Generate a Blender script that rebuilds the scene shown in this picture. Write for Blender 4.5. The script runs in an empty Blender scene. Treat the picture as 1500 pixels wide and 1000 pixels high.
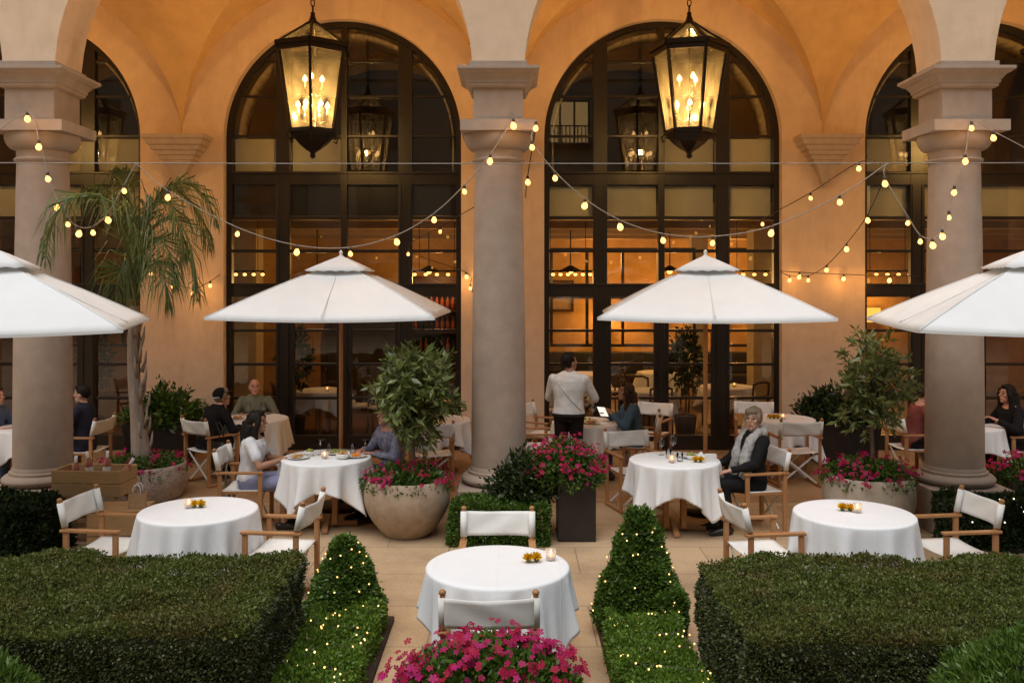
import bpy, bmesh, math, random
import numpy as np
from mathutils import Vector, Matrix, Euler, noise
PI = math.pi; R = math.radians
rng = np.random.default_rng(11); random.seed(5)
scene = bpy.context.scene
COL = scene.collection

# ------------------------------------------------------------------ materials
def _mat(name):
    m = bpy.data.materials.new(name); m.use_nodes = True
    nt = m.node_tree; nt.nodes.clear()
    out = nt.nodes.new('ShaderNodeOutputMaterial')
    return m, nt, out
def _coord(nt, scale, obj=True):
    tc = nt.nodes.new('ShaderNodeTexCoord'); mp = nt.nodes.new('ShaderNodeMapping')
    mp.inputs['Scale'].default_value = scale if hasattr(scale, '__len__') else (scale,)*3
    nt.links.new(tc.outputs['Object'], mp.inputs['Vector']); return mp.outputs['Vector']
def _noise(nt, vec, scale, detail=4, rough=.55):
    n = nt.nodes.new('ShaderNodeTexNoise'); n.inputs['Scale'].default_value = scale
    n.inputs['Detail'].default_value = detail; n.inputs['Roughness'].default_value = rough
    nt.links.new(vec, n.inputs['Vector']); return n.outputs['Fac']
def _ramp(nt, fac, stops):
    r = nt.nodes.new('ShaderNodeValToRGB'); e = r.color_ramp.elements
    while len(e) < len(stops): e.new(.5)
    for i, (p, c) in enumerate(stops):
        e[i].position = p; e[i].color = (*c, 1)
    nt.links.new(fac, r.inputs['Fac']); return r.outputs['Color']
def _mix(nt, fac, a, b, mode='MIX'):
    m = nt.nodes.new('ShaderNodeMix'); m.data_type = 'RGBA'; m.blend_type = mode
    for k, v in ((0, fac), (6, a), (7, b)):
        if hasattr(v, 'is_output'): nt.links.new(v, m.inputs[k])
        else: m.inputs[k].default_value = v if k == 0 else (*v, 1)
    return m.outputs[2]
def _bump(nt, h, strength, dist, normal=None):
    b = nt.nodes.new('ShaderNodeBump'); b.inputs['Strength'].default_value = strength
    b.inputs['Distance'].default_value = dist; nt.links.new(h, b.inputs['Height'])
    if normal: nt.links.new(normal, b.inputs['Normal'])
    return b.outputs['Normal']
def _bsdf(nt, out, color, rough=.7, metal=0, normal=None, spec=.5):
    p = nt.nodes.new('ShaderNodeBsdfPrincipled')
    if hasattr(color, 'is_output'): nt.links.new(color, p.inputs['Base Color'])
    else: p.inputs['Base Color'].default_value = (*color, 1)
    if hasattr(rough, 'is_output'): nt.links.new(rough, p.inputs['Roughness'])
    else: p.inputs['Roughness'].default_value = rough
    p.inputs['Metallic'].default_value = metal; p.inputs['Specular IOR Level'].default_value = spec
    if normal: nt.links.new(normal, p.inputs['Normal'])
    nt.links.new(p.outputs[0], out.inputs['Surface']); return p

def mat_mottled(name, c1, c2, s1=1.2, s2=9, rough=.85, bump=.15, bdist=.004, bs=60, stain=None, spec=.3, stretch=(1,1,1)):
    m, nt, out = _mat(name); v = _coord(nt, stretch)
    a = _noise(nt, v, s1, 6, .6); b = _noise(nt, v, s2, 4)
    col = _ramp(nt, a, [(.3, c1), (.72, c2)])
    col2 = _ramp(nt, b, [(.3, tuple(x*.88 for x in c1)), (.7, tuple(min(1, x*1.06) for x in c2))])
    col = _mix(nt, .4, col, col2)
    if stain:
        sn = _noise(nt, _coord(nt, (stretch[0]*1.3, stretch[1]*1.3, stretch[2]*.35)), 2.1, 7, .65)
        f = _ramp(nt, sn, [(.52, (0,0,0)), (.75, (1,1,1))])
        mul = nt.nodes.new('ShaderNodeMath'); mul.operation = 'MULTIPLY'; mul.inputs[1].default_value = .5
        nt.links.new(f, mul.inputs[0]); col = _mix(nt, mul.outputs[0], col, stain)
    n = _bump(nt, _noise(nt, v, bs, 5, .6), bump, bdist)
    _bsdf(nt, out, col, rough, 0, n, spec); return m
def mat_plain(name, c, rough=.5, metal=0, spec=.5, nscale=40, nb=.05, var=.15):
    m, nt, out = _mat(name); v = _coord(nt, 1)
    a = _noise(nt, v, nscale, 4)
    col = _ramp(nt, a, [(.25, tuple(x*(1-var) for x in c)), (.75, tuple(min(1, x*(1+var)) for x in c))])
    _bsdf(nt, out, col, rough, metal, _bump(nt, a, nb*4, .002), spec); return m
def mat_wood(name, c1, c2, scale=(30,30,2.2), rough=.5, axis_noise=5):
    m, nt, out = _mat(name)
    v = _coord(nt, scale); a = _noise(nt, v, 1.6, 6, .6)
    big = _noise(nt, _coord(nt, 1), axis_noise, 3)
    col = _mix(nt, .35, _ramp(nt, a, [(.3, c1), (.7, c2)]), _ramp(nt, big, [(.3, c1), (.7, c2)]))
    _bsdf(nt, out, col, rough, 0, _bump(nt, a, .2, .002), .35); return m
def mat_leaf(name, cols, rough=.45, transl=.25, spec=.4, patch=None):
    m, nt, out = _mat(name)
    g = nt.nodes.new('ShaderNodeNewGeometry')
    big = _noise(nt, _coord(nt, 1), 3.0, 3)
    n = len(cols); col = _ramp(nt, g.outputs['Random Per Island'], [(i/(n-1) if n > 1 else 0, c) for i, c in enumerate(cols)])
    col = _mix(nt, _ramp(nt, big, [(.35, (0,0,0)), (.7, (.45,.45,.45))]), col, cols[-1])
    if patch:
        f = _ramp(nt, _noise(nt, _coord(nt, 1), 1.9, 6, .7), [(.48,(0,0,0)),(.66,(.65,.65,.65))]); col = _mix(nt, f, col, patch)
    p = _bsdf(nt, out, col, rough, 0, None, spec)
    t = nt.nodes.new('ShaderNodeBsdfTranslucent'); nt.links.new(col, t.inputs['Color'])
    mx = nt.nodes.new('ShaderNodeMixShader'); mx.inputs[0].default_value = transl
    nt.links.new(p.outputs[0], mx.inputs[1]); nt.links.new(t.outputs[0], mx.inputs[2])
    nt.links.new(mx.outputs[0], out.inputs['Surface']); return m
def mat_cloth(name, c, c2=None, transl=.0, rough=.9, weave=350, bump=.25, fold=6, var=.04, iron=0):
    m, nt, out = _mat(name); v = _coord(nt, 1)
    a = _noise(nt, v, fold, 5); w = _noise(nt, v, weave, 2)
    c2 = c2 or tuple(x*(1-var*2) for x in c)
    bk = None
    if iron:
        bk = nt.nodes.new('ShaderNodeTexBrick'); bk.offset = 0; nt.links.new(v, bk.inputs['Vector']); bk.inputs['Scale'].default_value = 1
        for k, q in (('Brick Width', iron), ('Row Height', iron), ('Mortar Size', .006), ('Mortar Smooth', 1)): bk.inputs[k].default_value = q
    col = _ramp(nt, a, [(.3, c2), (.7, c)])
    n = _bump(nt, w, .2, .001); n = _bump(nt, a, bump, .012, n); n = _bump(nt, _noise(nt, _coord(nt, (1,1,.3)), fold*3.5, 3), bump*.8, .006, n)
    if bk: n = _bump(nt, bk.outputs['Fac'], .5, .003, n)
    p = _bsdf(nt, out, col, rough, 0, n, .15)
    if transl:
        t = nt.nodes.new('ShaderNodeBsdfTranslucent'); nt.links.new(col, t.inputs['Color'])
        mx = nt.nodes.new('ShaderNodeMixShader'); mx.inputs[0].default_value = transl
        nt.links.new(p.outputs[0], mx.inputs[1]); nt.links.new(t.outputs[0], mx.inputs[2])
        nt.links.new(mx.outputs[0], out.inputs['Surface'])
    return m
def mat_glass(name, tint=(.9,.9,.88), refl=.09, rough=.0, wav=0):
    m, nt, out = _mat(name)
    tr = nt.nodes.new('ShaderNodeBsdfTransparent'); tr.inputs[0].default_value = (*tint, 1)
    gl = nt.nodes.new('ShaderNodeBsdfGlossy'); gl.inputs['Roughness'].default_value = rough
    fr = nt.nodes.new('ShaderNodeLayerWeight'); fr.inputs['Blend'].default_value = .12
    ad = nt.nodes.new('ShaderNodeMath'); ad.operation = 'ADD'; ad.use_clamp = True; ad.inputs[1].default_value = refl
    nt.links.new(fr.outputs['Fresnel'], ad.inputs[0])
    if wav: nt.links.new(_bump(nt, _noise(nt, _coord(nt, 1), wav, 2), .25, .006), gl.inputs['Normal'])
    mx = nt.nodes.new('ShaderNodeMixShader')
    nt.links.new(ad.outputs[0], mx.inputs[0]); nt.links.new(tr.outputs[0], mx.inputs[1]); nt.links.new(gl.outputs[0], mx.inputs[2])
    nt.links.new(mx.outputs[0], out.inputs['Surface']); return m
def mat_emit(name, c, s, sample=True):
    m, nt, out = _mat(name)
    e = nt.nodes.new('ShaderNodeEmission'); e.inputs[0].default_value = (*c, 1); e.inputs[1].default_value = s
    nt.links.new(e.outputs[0], out.inputs['Surface'])
    if not sample: m.cycles.emission_sampling = 'NONE'
    return m
def mat_paving(name, c1=(.50,.345,.205), c2=(.42,.285,.165), bw=1.245, rh=.83):
    m, nt, out = _mat(name); v = _coord(nt, 1)
    br = nt.nodes.new('ShaderNodeTexBrick'); nt.links.new(v, br.inputs['Vector'])
    br.offset = .5; br.inputs['Scale'].default_value = 1
    for k, val in (('Brick Width', bw), ('Row Height', rh), ('Mortar Size', .006), ('Mortar Smooth', .2), ('Bias', 0)):
        br.inputs[k].default_value = val
    br.inputs['Color1'].default_value = (*[min(1,x*1.14) for x in c1],1); br.inputs['Color2'].default_value = (*[x*.84 for x in c2],1)
    br.inputs['Mortar'].default_value = (.20,.135,.08,1)
    a = _noise(nt, v, 1.1, 7, .65); b = _noise(nt, v, 38, 5, .7)
    col = _mix(nt, .45, br.outputs['Color'], _ramp(nt, a, [(.3, tuple(x*.74 for x in c1)), (.7, tuple(x*1.16 for x in c1))]))
    col = _mix(nt, .35, col, _ramp(nt, b, [(.35, tuple(x*.62 for x in c1)), (.65, tuple(x*1.2 for x in c1))]))
    st = _ramp(nt, _noise(nt, _coord(nt, 1), .7, 8, .7), [(.46,(0,0,0)),(.64,(.6,.6,.6))]); col = _mix(nt, st, col, tuple(x*.5 for x in c2))
    col = _mix(nt, _ramp(nt, br.outputs['Fac'], [(0, (0,0,0)), (1, (.7,.7,.7))]), col, (.20,.135,.08))
    n = _bump(nt, br.outputs['Fac'], -.5, .004); n = _bump(nt, b, .2, .003, n)
    ro = _ramp(nt, a, [(.3, (.5,.5,.5)), (.7, (.75,.75,.75))])
    _bsdf(nt, out, col, ro, 0, n, .35); return m

M = {}
M['plaster'] = mat_mottled('plaster', (.68,.485,.33), (.76,.56,.405), .55, 5, .9, .25, .004, 45, (.5,.32,.17), .2)
M['vault_plaster'] = mat_mottled('vault_plaster', (.64,.395,.18), (.73,.465,.225), .5, 4, .9, .25, .004, 40, (.52,.28,.12), .2)
M['stone'] = mat_mottled('column_stone', (.325,.242,.185), (.405,.31,.245), .9, 7, .8, .3, .004, 55, (.29,.21,.16), .3)
M['corbel_stone'] = mat_mottled('corbel_stone', (.45,.33,.24), (.56,.42,.31), 1.5, 9, .85, .25, .004, 55, None, .3)
M['paving'] = mat_paving('paving_stone')
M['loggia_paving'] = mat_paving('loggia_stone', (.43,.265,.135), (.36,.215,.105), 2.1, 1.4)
M['soil'] = mat_mottled('soil', (.03,.02,.013), (.07,.045,.03), 8, 40, .95, .8, .02, 50)
M['frame'] = mat_plain('bronze_frame', (.016,.011,.008), .32, .0, .5, 25, .02, .25)
M['iron'] = mat_plain('dark_iron', (.022,.014,.009), .4, .6, .5, 30, .05, .3)
M['glass'] = mat_glass('window_glass', (.88,.87,.82), .10)
M['lantern_glass'] = mat_glass('lantern_glass', (.93,.9,.82), .05, .12, 25)
def mat_seeded(name):
    m, nt, out = _mat(name)
    tr = nt.nodes.new('ShaderNodeBsdfTransparent'); tr.inputs[0].default_value = (.98,.96,.90,1)
    tl = nt.nodes.new('ShaderNodeBsdfTranslucent'); tl.inputs[0].default_value = (1,.92,.72,1)
    gl = nt.nodes.new('ShaderNodeBsdfGlossy'); gl.inputs['Roughness'].default_value = .15
    a = nt.nodes.new('ShaderNodeMixShader'); b = nt.nodes.new('ShaderNodeMixShader')
    f = _ramp(nt, _noise(nt, _coord(nt, (1,1,.5)), 9, 5), [(.3,(.03,.03,.03)),(.75,(.085,.085,.085))])
    nt.links.new(f, a.inputs[0]); b.inputs[0].default_value = .05
    nt.links.new(tr.outputs[0], a.inputs[1]); nt.links.new(tl.outputs[0], a.inputs[2])
    nt.links.new(a.outputs[0], b.inputs[1]); nt.links.new(gl.outputs[0], b.inputs[2]); nt.links.new(b.outputs[0], out.inputs['Surface']); return m
M['lantern_glass'] = mat_seeded('lantern_glass')
def mat_frosted(name):
    m, nt, out = _mat(name)
    tr = nt.nodes.new('ShaderNodeBsdfTransparent'); tl = nt.nodes.new('ShaderNodeBsdfTranslucent'); tl.inputs[0].default_value = (.95,.82,.74,1)
    df = nt.nodes.new('ShaderNodeBsdfPrincipled'); df.inputs['Base Color'].default_value = (.8,.74,.7,1); df.inputs['Roughness'].default_value = .25
    a = nt.nodes.new('ShaderNodeMixShader'); a.inputs[0].default_value = .5; b = nt.nodes.new('ShaderNodeMixShader'); b.inputs[0].default_value = .45
    nt.links.new(tl.outputs[0], a.inputs[1]); nt.links.new(df.outputs[0], a.inputs[2]); nt.links.new(tr.outputs[0], b.inputs[1]); nt.links.new(a.outputs[0], b.inputs[2]); nt.links.new(b.outputs[0], out.inputs['Surface']); return m
M['votive_glass'] = mat_frosted('votive_glass')
M['clear_glass'] = mat_glass('drinking_glass', (.96,.97,.97), .03, .02)
M['blind'] = mat_cloth('blind_fabric', (.82,.78,.60), None, .35, .9, 250, .05, 2)
M['canvas'] = mat_cloth('white_canvas', (.85,.83,.79), None, .08, .9, 420, .18, 7)
M['linen'] = mat_cloth('white_linen', (.78,.78,.785), None, .0, .9, 420, .3, 5, .02, .41)
M['umbrella'] = mat_cloth('umbrella_canvas', (.82,.82,.81), None, .12, .9, 300, .32, 2.6, .04)
M['teak'] = mat_wood('teak', (.30,.135,.05), (.47,.235,.10))
M['pole_wood'] = mat_wood('pole_wood', (.50,.21,.075), (.66,.32,.13))
M['crate_wood'] = mat_wood('crate_wood', (.36,.20,.085), (.52,.32,.15), (2.5,30,30), .75)
M['dark_wood'] = mat_wood('dark_wood', (.03,.014,.007), (.075,.035,.016))
M['white_metal'] = mat_plain('white_metal', (.72,.69,.64), .4, 0, .5)
M['planter_stone'] = mat_mottled('planter_stone', (.33,.24,.165), (.50,.38,.275), 2.2, 12, .85, .5, .006, 60, (.22,.155,.105), .3)
M['granite'] = mat_mottled('granite', (.25,.20,.165), (.58,.49,.42), 14, 60, .9, .9, .02, 35, None, .3)
M['bowl_pale'] = mat_mottled('pale_concrete', (.40,.33,.255), (.52,.44,.345), 2.0, 12, .85, .4, .005, 60, (.3,.23,.17), .3)
M['black_box'] = mat_plain('black_planter', (.018,.014,.013), .4, 0, .5, 12, .04, .3)
M['bark'] = mat_mottled('bark', (.10,.07,.045), (.22,.16,.11), 12, 50, .95, .9, .015, 40, None, .2, (1,1,.25))
M['palm_bark'] = mat_mottled('palm_bark', (.27,.21,.165), (.47,.39,.32), 7, 26, .95, .9, .02, 30, (.14,.10,.075), .2, (1,1,.22))
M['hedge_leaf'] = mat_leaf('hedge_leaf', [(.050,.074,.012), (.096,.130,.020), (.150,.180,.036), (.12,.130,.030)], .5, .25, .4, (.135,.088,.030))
M['hedge_shaded_side_leaf'] = mat_leaf('shaded_hedge_leaf', [(.036,.050,.015), (.058,.075,.022), (.090,.108,.032), (.075,.075,.026)], .4, .15)  # leaves for the hedge faces, shade painted in as a darker colour
M['low_leaf'] = mat_leaf('low_hedge_leaf', [(.05,.10,.010), (.10,.19,.018), (.17,.28,.035), (.13,.22,.026)], .42, .3)
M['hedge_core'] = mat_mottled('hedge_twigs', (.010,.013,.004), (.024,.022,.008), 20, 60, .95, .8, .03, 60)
M['box_leaf'] = mat_leaf('box_leaf', [(.03,.065,.008), (.065,.13,.016), (.12,.20,.03), (.085,.15,.022)], .4, .25)
M['dark_leaf'] = mat_leaf('dark_leaf', [(.012,.024,.008), (.026,.045,.012), (.05,.075,.02), (.035,.055,.015)], .35, .2)
M['laurel_leaf'] = mat_leaf('laurel_leaf', [(.045,.072,.016), (.11,.15,.035), (.22,.25,.085), (.16,.19,.05)], .32, .25, .5)
M['palm_leaf'] = mat_leaf('palm_leaf', [(.045,.08,.018), (.095,.145,.034), (.18,.22,.07), (.13,.16,.045)], .45, .25)
M['petal'] = mat_leaf('petal', [(.30,.005,.035), (.42,.010,.085), (.50,.022,.19), (.36,.007,.030), (.46,.012,.07)], .55, .3, .25)
M['yellow_petal'] = mat_leaf('yellow_petal', [(.80,.44,.008), (.85,.55,.015)], .6, .3, .2)
M['bulb'] = mat_emit('bulb_glow', (1,.46,.115), 1.15)
M['candle_bulb'] = mat_emit('candle_bulb_glow', (1,.55,.20), 2.2)
M['fairy'] = mat_emit('fairy_glow', (1,.62,.2), .75, False)
M['fairy_white'] = mat_emit('fairy_white_glow', (1,.86,.66), .6, False)
M['flame'] = mat_emit('flame_glow', (1,.55,.16), 3)
M['shade_lit'] = mat_emit('lit_lamp_shade', (1,.40,.06), .55)
M['cable'] = mat_plain('cable', (.30,.25,.2), .6)
M['black_cable'] = mat_plain('black_cable', (.05,.035,.025), .6)
M['steel'] = mat_plain('steel_wire', (.30,.28,.26), .5, .5)
M['wax'] = mat_plain('wax', (.75,.68,.55), .5)
M['china'] = mat_plain('china', (.78,.77,.74), .2)
M['food_a'] = mat_mottled('food_brown', (.32,.13,.04), (.62,.36,.13), 30, 90, .5, .4, .004, 80)
M['food_b'] = mat_mottled('food_green', (.10,.16,.03), (.45,.42,.12), 30, 90, .5, .4, .004, 80)
M['orange'] = mat_plain('orange_food', (.75,.26,.03), .45)
M['paper'] = mat_plain('kraft_paper', (.46,.29,.15), .85)
M['white_paper'] = mat_plain('white_paper', (.8,.78,.74), .8)
M['rose_glass'] = mat_plain('rose_wine_glass', (.42,.14,.09), .1)
M['foil'] = mat_plain('white_foil', (.75,.72,.68), .35)
M['ice'] = mat_mottled('ice', (.5,.2,.15), (.75,.6,.55), 30, 60, .25, .6, .01, 50)
M['dark_glass'] = mat_plain('dark_bottle', (.03,.012,.006), .08)
M['amber_glass'] = mat_plain('amber_bottle', (.35,.09,.02), .1)
M['int_wall'] = mat_mottled('interior_plaster', (.26,.14,.045), (.50,.31,.12), .55, 3, .9, .1, .003, 40)
M['int_ceiling'] = mat_mottled('interior_ceiling', (.38,.25,.11), (.48,.33,.16), 1, 6, .9, .1, .003, 40)
M['int_dark'] = mat_plain('interior_dark', (.07,.04,.02), .7)
M['int_floor'] = mat_wood('interior_floor', (.07,.035,.015), (.14,.075,.035), (3,30,30), .45)
M['int_pale'] = mat_mottled('interior_pale', (.45,.36,.22), (.55,.45,.29), 1, 6, .9, .1, .003, 40)
M['opp_wall'] = mat_mottled('courtyard_stucco', (.30,.22,.16), (.38,.29,.21), .5, 3, .9, .3, .01, 30)
M['opp_glass'] = mat_plain('courtyard_window', (.012,.012,.014), .15)
M['opp_lit'] = mat_emit('courtyard_lit_window', (1,.62,.24), .42, False)
M['leather'] = mat_plain('black_leather', (.012,.011,.012), .45)
M['tan_leather'] = mat_plain('tan_leather', (.20,.135,.085), .55)

# ------------------------------------------------------------------ mesh builder
class MB:
    def __init__(s): s.v = []; s.f = []; s.mi = []; s.cur = 0
    def add(s, vs, fs):
        o = len(s.v); s.v += [tuple(p) for p in vs]
        for f in fs: s.f.append([i+o for i in f]); s.mi.append(s.cur)
        return s
    def box(s, c, d, rot=None):
        x, y, z = d[0]/2, d[1]/2, d[2]/2
        vs = [Vector((sx*x, sy*y, sz*z)) for sx in (-1,1) for sy in (-1,1) for sz in (-1,1)]
        if rot: m = Euler(rot).to_matrix(); vs = [m @ v for v in vs]
        return s.add([v+Vector(c) for v in vs], [(0,1,3,2),(4,6,7,5),(0,4,5,1),(2,3,7,6),(0,2,6,4),(1,5,7,3)])
    def beam(s, a, b, w, h, up=(0,0,1)):
        a, b = Vector(a), Vector(b); d = (b-a).normalized(); u = Vector(up)
        if abs(d.dot(u)) > .95: u = Vector((0,1,0))
        sd = d.cross(u).normalized(); u = sd.cross(d).normalized()
        vs = [p + sd*sx*w/2 + u*sz*h/2 for p in (a, b) for sx, sz in ((-1,-1),(1,-1),(1,1),(-1,1))]
        return s.add(vs, [(3,2,1,0),(4,5,6,7),(0,1,5,4),(1,2,6,5),(2,3,7,6),(3,0,4,7)])
    def tube(s, pts, rad, seg=8, cap=True):
        pts = [Vector(p) for p in pts]; n = len(pts)
        if not hasattr(rad, '__len__'): rad = [rad]*n
        u = None; vs = []
        for i, p in enumerate(pts):
            t = (pts[min(i+1, n-1)]-pts[max(i-1, 0)]).normalized()
            if u is None:
                u = t.orthogonal().normalized()
            else:
                u = (u - t*u.dot(t)); u = u.normalized() if u.length > 1e-6 else t.orthogonal().normalized()
            w = t.cross(u)
            for k in range(seg):
                a = 2*PI*k/seg; vs.append(p + (u*math.cos(a)+w*math.sin(a))*rad[i])
        fs = [(i*seg+k, i*seg+(k+1)%seg, (i+1)*seg+(k+1)%seg, (i+1)*seg+k) for i in range(n-1) for k in range(seg)]
        if cap: fs += [tuple(range(seg))[::-1], tuple((n-1)*seg+k for k in range(seg))]
        return s.add(vs, fs)
    def lathe(s, prof, seg=32, c=(0,0,0), rot0=0, cap=True, sx=1, sy=1):
        vs = []; n = len(prof)
        for r, z in prof:
            for k in range(seg):
                a = rot0+2*PI*k/seg; vs.append((c[0]+r*sx*math.cos(a), c[1]+r*sy*math.sin(a), c[2]+z))
        fs = [(i*seg+k, i*seg+(k+1)%seg, (i+1)*seg+(k+1)%seg, (i+1)*seg+k) for i in range(n-1) for k in range(seg)]
        if cap: fs += [tuple(range(seg))[::-1], tuple((n-1)*seg+k for k in range(seg))]
        return s.add(vs, fs)
    def ball(s, c, r, seg=12, rings=8, rot=None):
        if not hasattr(r, '__len__'): r = (r, r, r)
        m = rot if rot is not None else Matrix.Identity(3)
        vs = [Vector((0,0,-r[2]))]
        for i in range(1, rings):
            ph = -PI/2+PI*i/rings
            for k in range(seg):
                a = 2*PI*k/seg
                vs.append(Vector((r[0]*math.cos(ph)*math.cos(a), r[1]*math.cos(ph)*math.sin(a), r[2]*math.sin(ph))))
        vs.append(Vector((0,0,r[2]))); L = len(vs)-1
        fs = [(0, 1+(k+1)%seg, 1+k) for k in range(seg)]
        fs += [(1+(i*seg)+k, 1+i*seg+(k+1)%seg, 1+(i+1)*seg+(k+1)%seg, 1+(i+1)*seg+k) for i in range(rings-2) for k in range(seg)]
        fs += [(1+(rings-2)*seg+k, 1+(rings-2)*seg+(k+1)%seg, L) for k in range(seg)]
        return s.add([m @ v + Vector(c) for v in vs], fs)
    def capsule(s, a, b, ra, rb, seg=12):
        s.tube([a, b], [ra, rb], seg); s.ball(a, ra, seg, 8); s.ball(b, rb, seg, 8); return s
    def mesh(s, name, mat, smooth=False):
        me = bpy.data.meshes.new(name); me.from_pydata(s.v, [], s.f)
        for m in (mat if isinstance(mat, (list, tuple)) else [mat]): me.materials.append(m)
        if isinstance(mat, (list, tuple)): me.polygons.foreach_set('material_index', s.mi)
        if smooth: me.polygons.foreach_set('use_smooth', [True]*len(me.polygons))
        me.validate(); me.update(); return me
    def build(s, name, mat, parent=None, smooth=False, bevel=0, seg=2, auto=None):
        return link(name, s.mesh(name, mat, smooth or auto is not None), parent, bevel, seg, auto)
def link(name, me, parent=None, bevel=0, seg=2, auto=None):
    o = bpy.data.objects.new(name, me); COL.objects.link(o)
    if parent: o.parent = parent
    if bevel:
        b = o.modifiers.new('bevel', 'BEVEL'); b.width = bevel; b.segments = seg; b.limit_method = 'ANGLE'; b.angle_limit = R(35)
    if auto is not None:
        bm = bmesh.new(); bm.from_mesh(me)
        for e in bm.edges:
            if len(e.link_faces) == 2 and e.calc_face_angle(0) > R(auto): e.smooth = False
        bm.to_mesh(me); bm.free()
    return o
def npmesh(name, V, F, mat, smooth=False):
    me = bpy.data.meshes.new(name); n = F.shape[1]
    me.vertices.add(len(V)); me.vertices.foreach_set('co', V.astype(np.float32).ravel())
    me.loops.add(F.size); me.loops.foreach_set('vertex_index', F.astype(np.int32).ravel())
    me.polygons.add(len(F)); me.polygons.foreach_set('loop_start', (np.arange(len(F))*n).astype(np.int32))
    me.update(calc_edges=True); me.materials.append(mat)
    if smooth: me.polygons.foreach_set('use_smooth', [True]*len(F))
    return me
def tag(o, label=None, cat=None, group=None, kind=None):
    if label: o['label'] = label
    if cat: o['category'] = cat
    if group: o['group'] = group
    if kind: o['kind'] = kind
    return o
def thing(name, label, cat, loc=(0,0,0), rz=0, group=None):
    o = bpy.data.objects.new(name, None); COL.objects.link(o); o.empty_display_size = .1
    o.location = loc; o.rotation_euler = (0,0,rz); return tag(o, label, cat, group)
def dup(root, loc, rz=0, label=None, group=None):
    kids = {}
    def cp(o, parent):
        c = o.copy(); COL.objects.link(c)
        if parent: c.parent = parent
        for ch in list(o.children): cp(ch, c)
        return c
    r = cp(root, None); r.location = loc; r.rotation_euler = (0,0,rz)
    if label: r['label'] = label
    if group: r['group'] = group
    return r

# ------------------------------------------------------------------ camera
CH, F_, HY = 2.65, 1340.0, 412.0
cam = bpy.data.cameras.new('camera'); co = bpy.data.objects.new('camera', cam); COL.objects.link(co)
co.location = (0,0,CH); co.rotation_euler = (PI/2,0,0)
cam.lens = 36*F_/1500; cam.sensor_width = 36; cam.shift_y = -(500-HY)/1500; cam.clip_end = 300; cam.clip_start = .05
scene.camera = co
def at(px, py, d): return Vector(((px-750)/F_*d, d, CH-(py-HY)/F_*d))   # a photograph point at a known distance

# ------------------------------------------------------------------ leaves
def unit(v): return v/np.maximum(np.linalg.norm(v, axis=1, keepdims=True), 1e-9)
def leaves(P, N, L, W, spread=.8, jitter=.3):
    """one folded diamond per point, growing roughly along N"""
    n = len(P); d = unit(unit(N)*1.0 + rng.normal(size=(n,3))*spread)
    s = unit(np.cross(d, rng.normal(size=(n,3)))); u = np.cross(s, d)
    l = (L*(1+rng.normal(size=(n,1))*jitter)).clip(L*.4, L*1.8); w = W*l/L
    a = P; tip = P+d*l; m = P+d*l*.45
    V = np.stack([a, m+s*w*.5+u*w*.18, tip, m-s*w*.5+u*w*.18], 1).reshape(-1,3)
    Fq = np.arange(n*4).reshape(n,4)
    return V, Fq
def cat(parts):
    Vs, Fs, o = [], [], 0
    for V, Fc in parts: Vs.append(V); Fs.append(Fc+o); o += len(V)
    return np.concatenate(Vs), np.concatenate(Fs)
def lump(P, s, a):
    return a*(np.sin(P[:,0]*s+1.3)*np.sin(P[:,1]*s*1.17+.4)+.6*np.sin(P[:,2]*s*1.9+P[:,0]*s*1.6)+.5*np.sin(P[:,1]*s*2.3-P[:,0]*s*.7))
# ------------------------------------------------------------------ setting and building
BAY = 4.98; XC = [-.145+BAY*k for k in (-2,-1,0,1,2)]; CB = [(XC[i]+XC[i+1])/2 for i in range(4)]
YC, YW, ZS = 10.0, 14.2, 4.85
YF, YB = 9.7, 10.3
RA = (BAY-.55)/2; RW = 1.845; ZW = 4.875
g = MB(); g.add([(-90,-60,0),(90,-60,0),(90,14.45,0),(-90,14.45,0)], [(0,1,2,3)])
tag(g.build('patio_paving', M['paving']), kind='structure')

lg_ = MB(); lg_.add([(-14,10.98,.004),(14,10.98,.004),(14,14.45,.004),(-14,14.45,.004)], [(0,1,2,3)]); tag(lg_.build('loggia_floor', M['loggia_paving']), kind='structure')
bld = thing('restaurant_building', 'ochre plaster restaurant loggia with vaulted arches and tall arched windows', 'building')
def arch_strip(mb, c, r, zs, ztop, y0, y1, n=40):
    for i in range(n):
        a0, a1 = PI-PI*i/n, PI-PI*(i+1)/n
        x0, z0, x1, z1 = c+r*math.cos(a0), zs+r*math.sin(a0), c+r*math.cos(a1), zs+r*math.sin(a1)
        mb.add([(x0,y0,z0),(x1,y0,z1),(x1,y0,ztop),(x0,y0,ztop)], [(0,1,2,3)])
        mb.add([(x0,y1,z0),(x1,y1,z1),(x1,y1,ztop),(x0,y1,ztop)], [(3,2,1,0)])
        mb.add([(x0,y0,z0),(x1,y0,z1),(x1,y1,z1),(x0,y1,z0)], [(3,2,1,0)])
def pier(mb, x0, x1, z0, z1, y0, y1):
    mb.add([(x0,y0,z0),(x1,y0,z0),(x1,y0,z1),(x0,y0,z1)], [(0,1,2,3)])
    mb.add([(x0,y1,z0),(x1,y1,z0),(x1,y1,z1),(x0,y1,z1)], [(3,2,1,0)])
def jamb(mb, x, z0, z1, y0, y1, right):
    q = [(x,y0,z0),(x,y1,z0),(x,y1,z1),(x,y0,z1)]
    mb.add(q, [(0,1,2,3) if right else (3,2,1,0)])
ZT = 8.3
# arcade in front
mb = MB()
for i, c in enumerate(CB): arch_strip(mb, c, RA, ZS, ZT, YF, YB)
for i, x in enumerate(XC):
    h = .275; z0 = ZS
    pier(mb, x-h, x+h, z0, ZT, YF, YB)
mb.build('arcade_wall', M['plaster'], bld, auto=40)
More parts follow.
